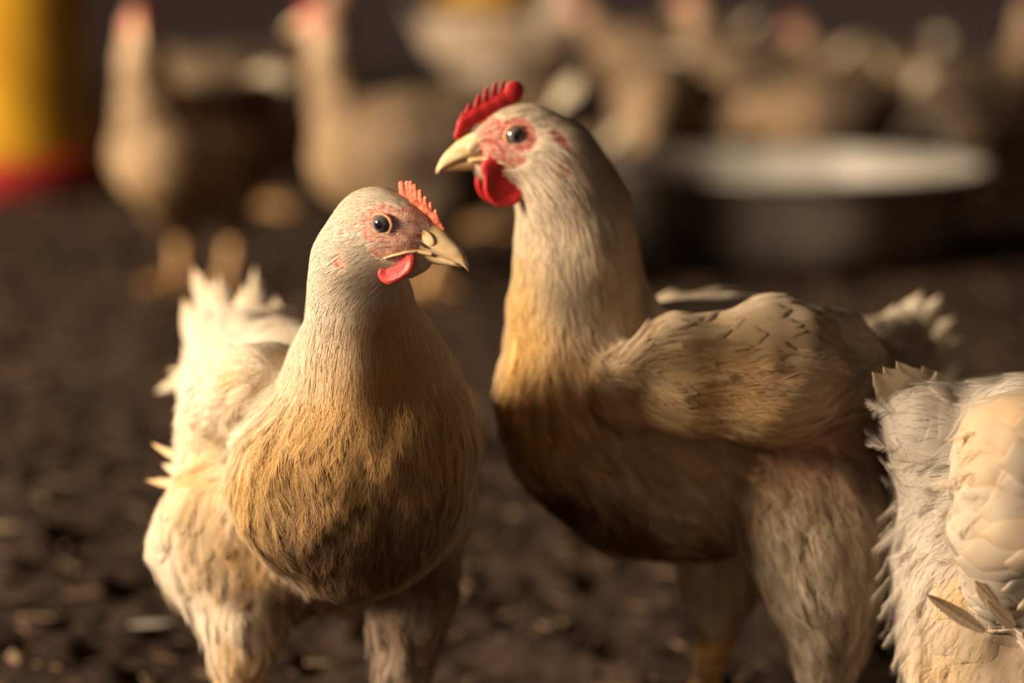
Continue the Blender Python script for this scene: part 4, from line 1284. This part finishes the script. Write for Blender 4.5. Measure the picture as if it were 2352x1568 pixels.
def floor_mesh():
    xs = np.concatenate([np.linspace(-4.75, -0.9, 90)[:-1], np.linspace(-0.9, 0.9, 420), np.linspace(0.9, 3.6, 70)[1:]])
    ys = np.concatenate([np.linspace(-2.6, 1.0, 60)[:-1], np.linspace(1.0, 3.2, 440), np.linspace(3.2, 8.0, 220)[1:]])
    X, Y = np.meshgrid(xs, ys, indexing='ij')
    p = np.stack([X.ravel(), Y.ravel(), 0*X.ravel()], 1)
    z = (fbm(p*9, 3)-0.5)*0.012+(fbm(p*55+3, 3)-0.5)*0.012+np.clip(fbm(p*28+7, 2)-0.55, 0, 1)*0.05
    V = np.stack([X.ravel(), Y.ravel(), np.minimum(z-0.004, 0.012)], 1)
    n, m = X.shape
    i, j = np.meshgrid(np.arange(n-1), np.arange(m-1), indexing='ij'); k = i*m+j
    Q = np.stack([k, k+m, k+m+1, k+1], -1).reshape(-1, 4)
    o = mk_mesh('floor', V, Q, M_LITTER); tag(o, kind='structure'); return o
floor_mesh()
def litter_bits():
    """loose husks and wood shavings lying on the floor"""
    r = np.random.default_rng(5)
    n = 7000
    y = 1.0+3.8*r.random(n)**1.2; x = (r.random(n)-0.5)*(0.5+y*0.56)
    A = Acc()
    ang = r.random(n)*6.28; L = 0.004+0.010*r.random(n)**2; W = L*(0.2+0.3*r.random(n)); t = 0.0008+0.0012*r.random(n)
    tilt = (r.random(n)-0.5)*0.8
    c, s = np.cos(ang), np.sin(ang)
    pal = np.array([(0.17, 0.11, 0.07), (0.10, 0.06, 0.04), (0.24, 0.16, 0.10), (0.05, 0.03, 0.02), (0.14, 0.09, 0.06)])
    col = pal[r.integers(0, 5, n)]
    V = []
    for k, (a, b, h) in enumerate([(-1, -.6, 0), (1, -.4, 0), (.8, .6, 0), (-.9, .5, 0), (-.9, -.5, 1), (.9, -.3, 1), (.7, .5, 1), (-.8, .4, 1)]):
        lx = a*L; ly = b*W
        V.append(np.stack([x+c*lx-s*ly, y+s*lx+c*ly, 0.004+tilt*lx*0.5+h*t+0.003], 1))
    V = np.stack(V, 1).reshape(-1, 3)
    q = np.array([(0, 3, 2, 1), (4, 5, 6, 7), (0, 1, 5, 4), (1, 2, 6, 5), (2, 3, 7, 6), (3, 0, 4, 7)])
    Q = (np.arange(n)[:, None, None]*8+q[None]).reshape(-1, 4)
    o = mk_mesh('litter', V, Q, M_VANE, None, np.repeat(col, 8, 0), smooth=False)
    tag(o, 'small husks and shavings scattered all over the earth floor', 'litter', kind='stuff')
litter_bits()
def scrap(name, px, py, L, W, ang, col, label, cat):
    # where the pixel ray meets the floor
    a = P(px, py, 1.0); c = np.array([0, 0, CAM_H]); d = a-c; t = -(c[2]-0.008)/d[2]; p = c+d*t
    off = np.array([p[0], p[1], 0.006])
    o = big_feather(name, None, off, p-np.array([math.cos(ang), math.sin(ang), 0])*L*0.5+np.array([0, 0, 0.002]), (math.cos(ang), math.sin(ang), 0.08), (0, 0, 1), L, W, M_VANE, col, col, curl=0.1, seed=int(px), fray=0.05)
    o.location = off
    tag(o, label, cat)
scrap('fallen_feather', 350, 1437, 0.030, 0.010, 0.3, (0.62, 0.52, 0.40), 'small curled white feather lying on the litter left of the front hen\'s leg', 'feather')
scrap('wood_shaving', 36, 1512, 0.032, 0.011, 1.9, (0.34, 0.23, 0.14), 'long tan wood shaving lying at the bottom left corner', 'wood shaving')
scrap('wood_shaving', 14, 1212, 0.030, 0.020, 0.2, (0.42, 0.30, 0.20), 'pale wood shaving lying at the left edge, halfway up the litter', 'wood shaving')
scrap('wood_shaving', 1305, 1262, 0.026, 0.012, 0.4, (0.26, 0.17, 0.10), 'dull brown shaving lying below the tall hen\'s chest', 'wood shaving')

# ------------------------------------------------------------------ shed
def wall_mat():
    m, nt, out = new_mat('dark_shed_wall')
    b = bsdf(nt, out, Roughness=0.9)
    tc = N(nt, 'ShaderNodeTexCoord'); no = N(nt, 'ShaderNodeTexNoise'); no.inputs['Scale'].default_value = 2.2; no.inputs['Detail'].default_value = 8
    nt.links.new(tc.outputs['Object'], no.inputs['Vector'])
    cr = N(nt, 'ShaderNodeValToRGB')
    cr.color_ramp.elements[0].color = (0.05, 0.034, 0.036, 1); cr.color_ramp.elements[1].color = (0.09, 0.06, 0.06, 1)
    nt.links.new(no.outputs['Fac'], cr.inputs['Fac']); nt.links.new(cr.outputs[0], b.inputs['Base Color'])
    return m
M_WALL = wall_mat()
def boxes(name, bs):
    V = []; Q = []
    for (x0, x1, y0, y1, z0, z1) in bs:
        b = len(V)
        V += [(x0, y0, z0), (x1, y0, z0), (x1, y1, z0), (x0, y1, z0), (x0, y0, z1), (x1, y0, z1), (x1, y1, z1), (x0, y1, z1)]
        Q += [(b, b+3, b+2, b+1), (b+4, b+5, b+6, b+7), (b, b+1, b+5, b+4), (b+1, b+2, b+6, b+5), (b+2, b+3, b+7, b+6), (b+3, b, b+4, b+7)]
    o = mk_mesh(name, V, np.array(Q), M_WALL, smooth=False); tag(o, kind='structure'); return o
boxes('wall_back', [(-4.8, 3.7, 8.0, 8.1, -0.02, 2.7)])
boxes('wall_right', [(3.6, 3.7, -2.6, 8.0, -0.02, 2.7)])
boxes('wall_left', [(-4.8, -4.7, -2.6, -1.6, -0.02, 2.7), (-4.8, -4.7, 1.85, 8.0, -0.02, 2.7), (-4.8, -4.7, -1.6, 1.85, -0.02, 1.2), (-4.8, -4.7, -1.6, 1.85, 2.5, 2.7)])
boxes('window_1', [(-4.81, -4.69, -1.6, -1.57, 1.2, 2.5), (-4.81, -4.69, 1.82, 1.85, 1.2, 2.5), (-4.81, -4.69, -1.57, 1.82, 1.2, 1.23), (-4.81, -4.69, -1.57, 1.82, 2.47, 2.5)])
boxes('ceiling', [(-4.8, 3.7, -2.6, 8.1, 2.6, 2.7)])
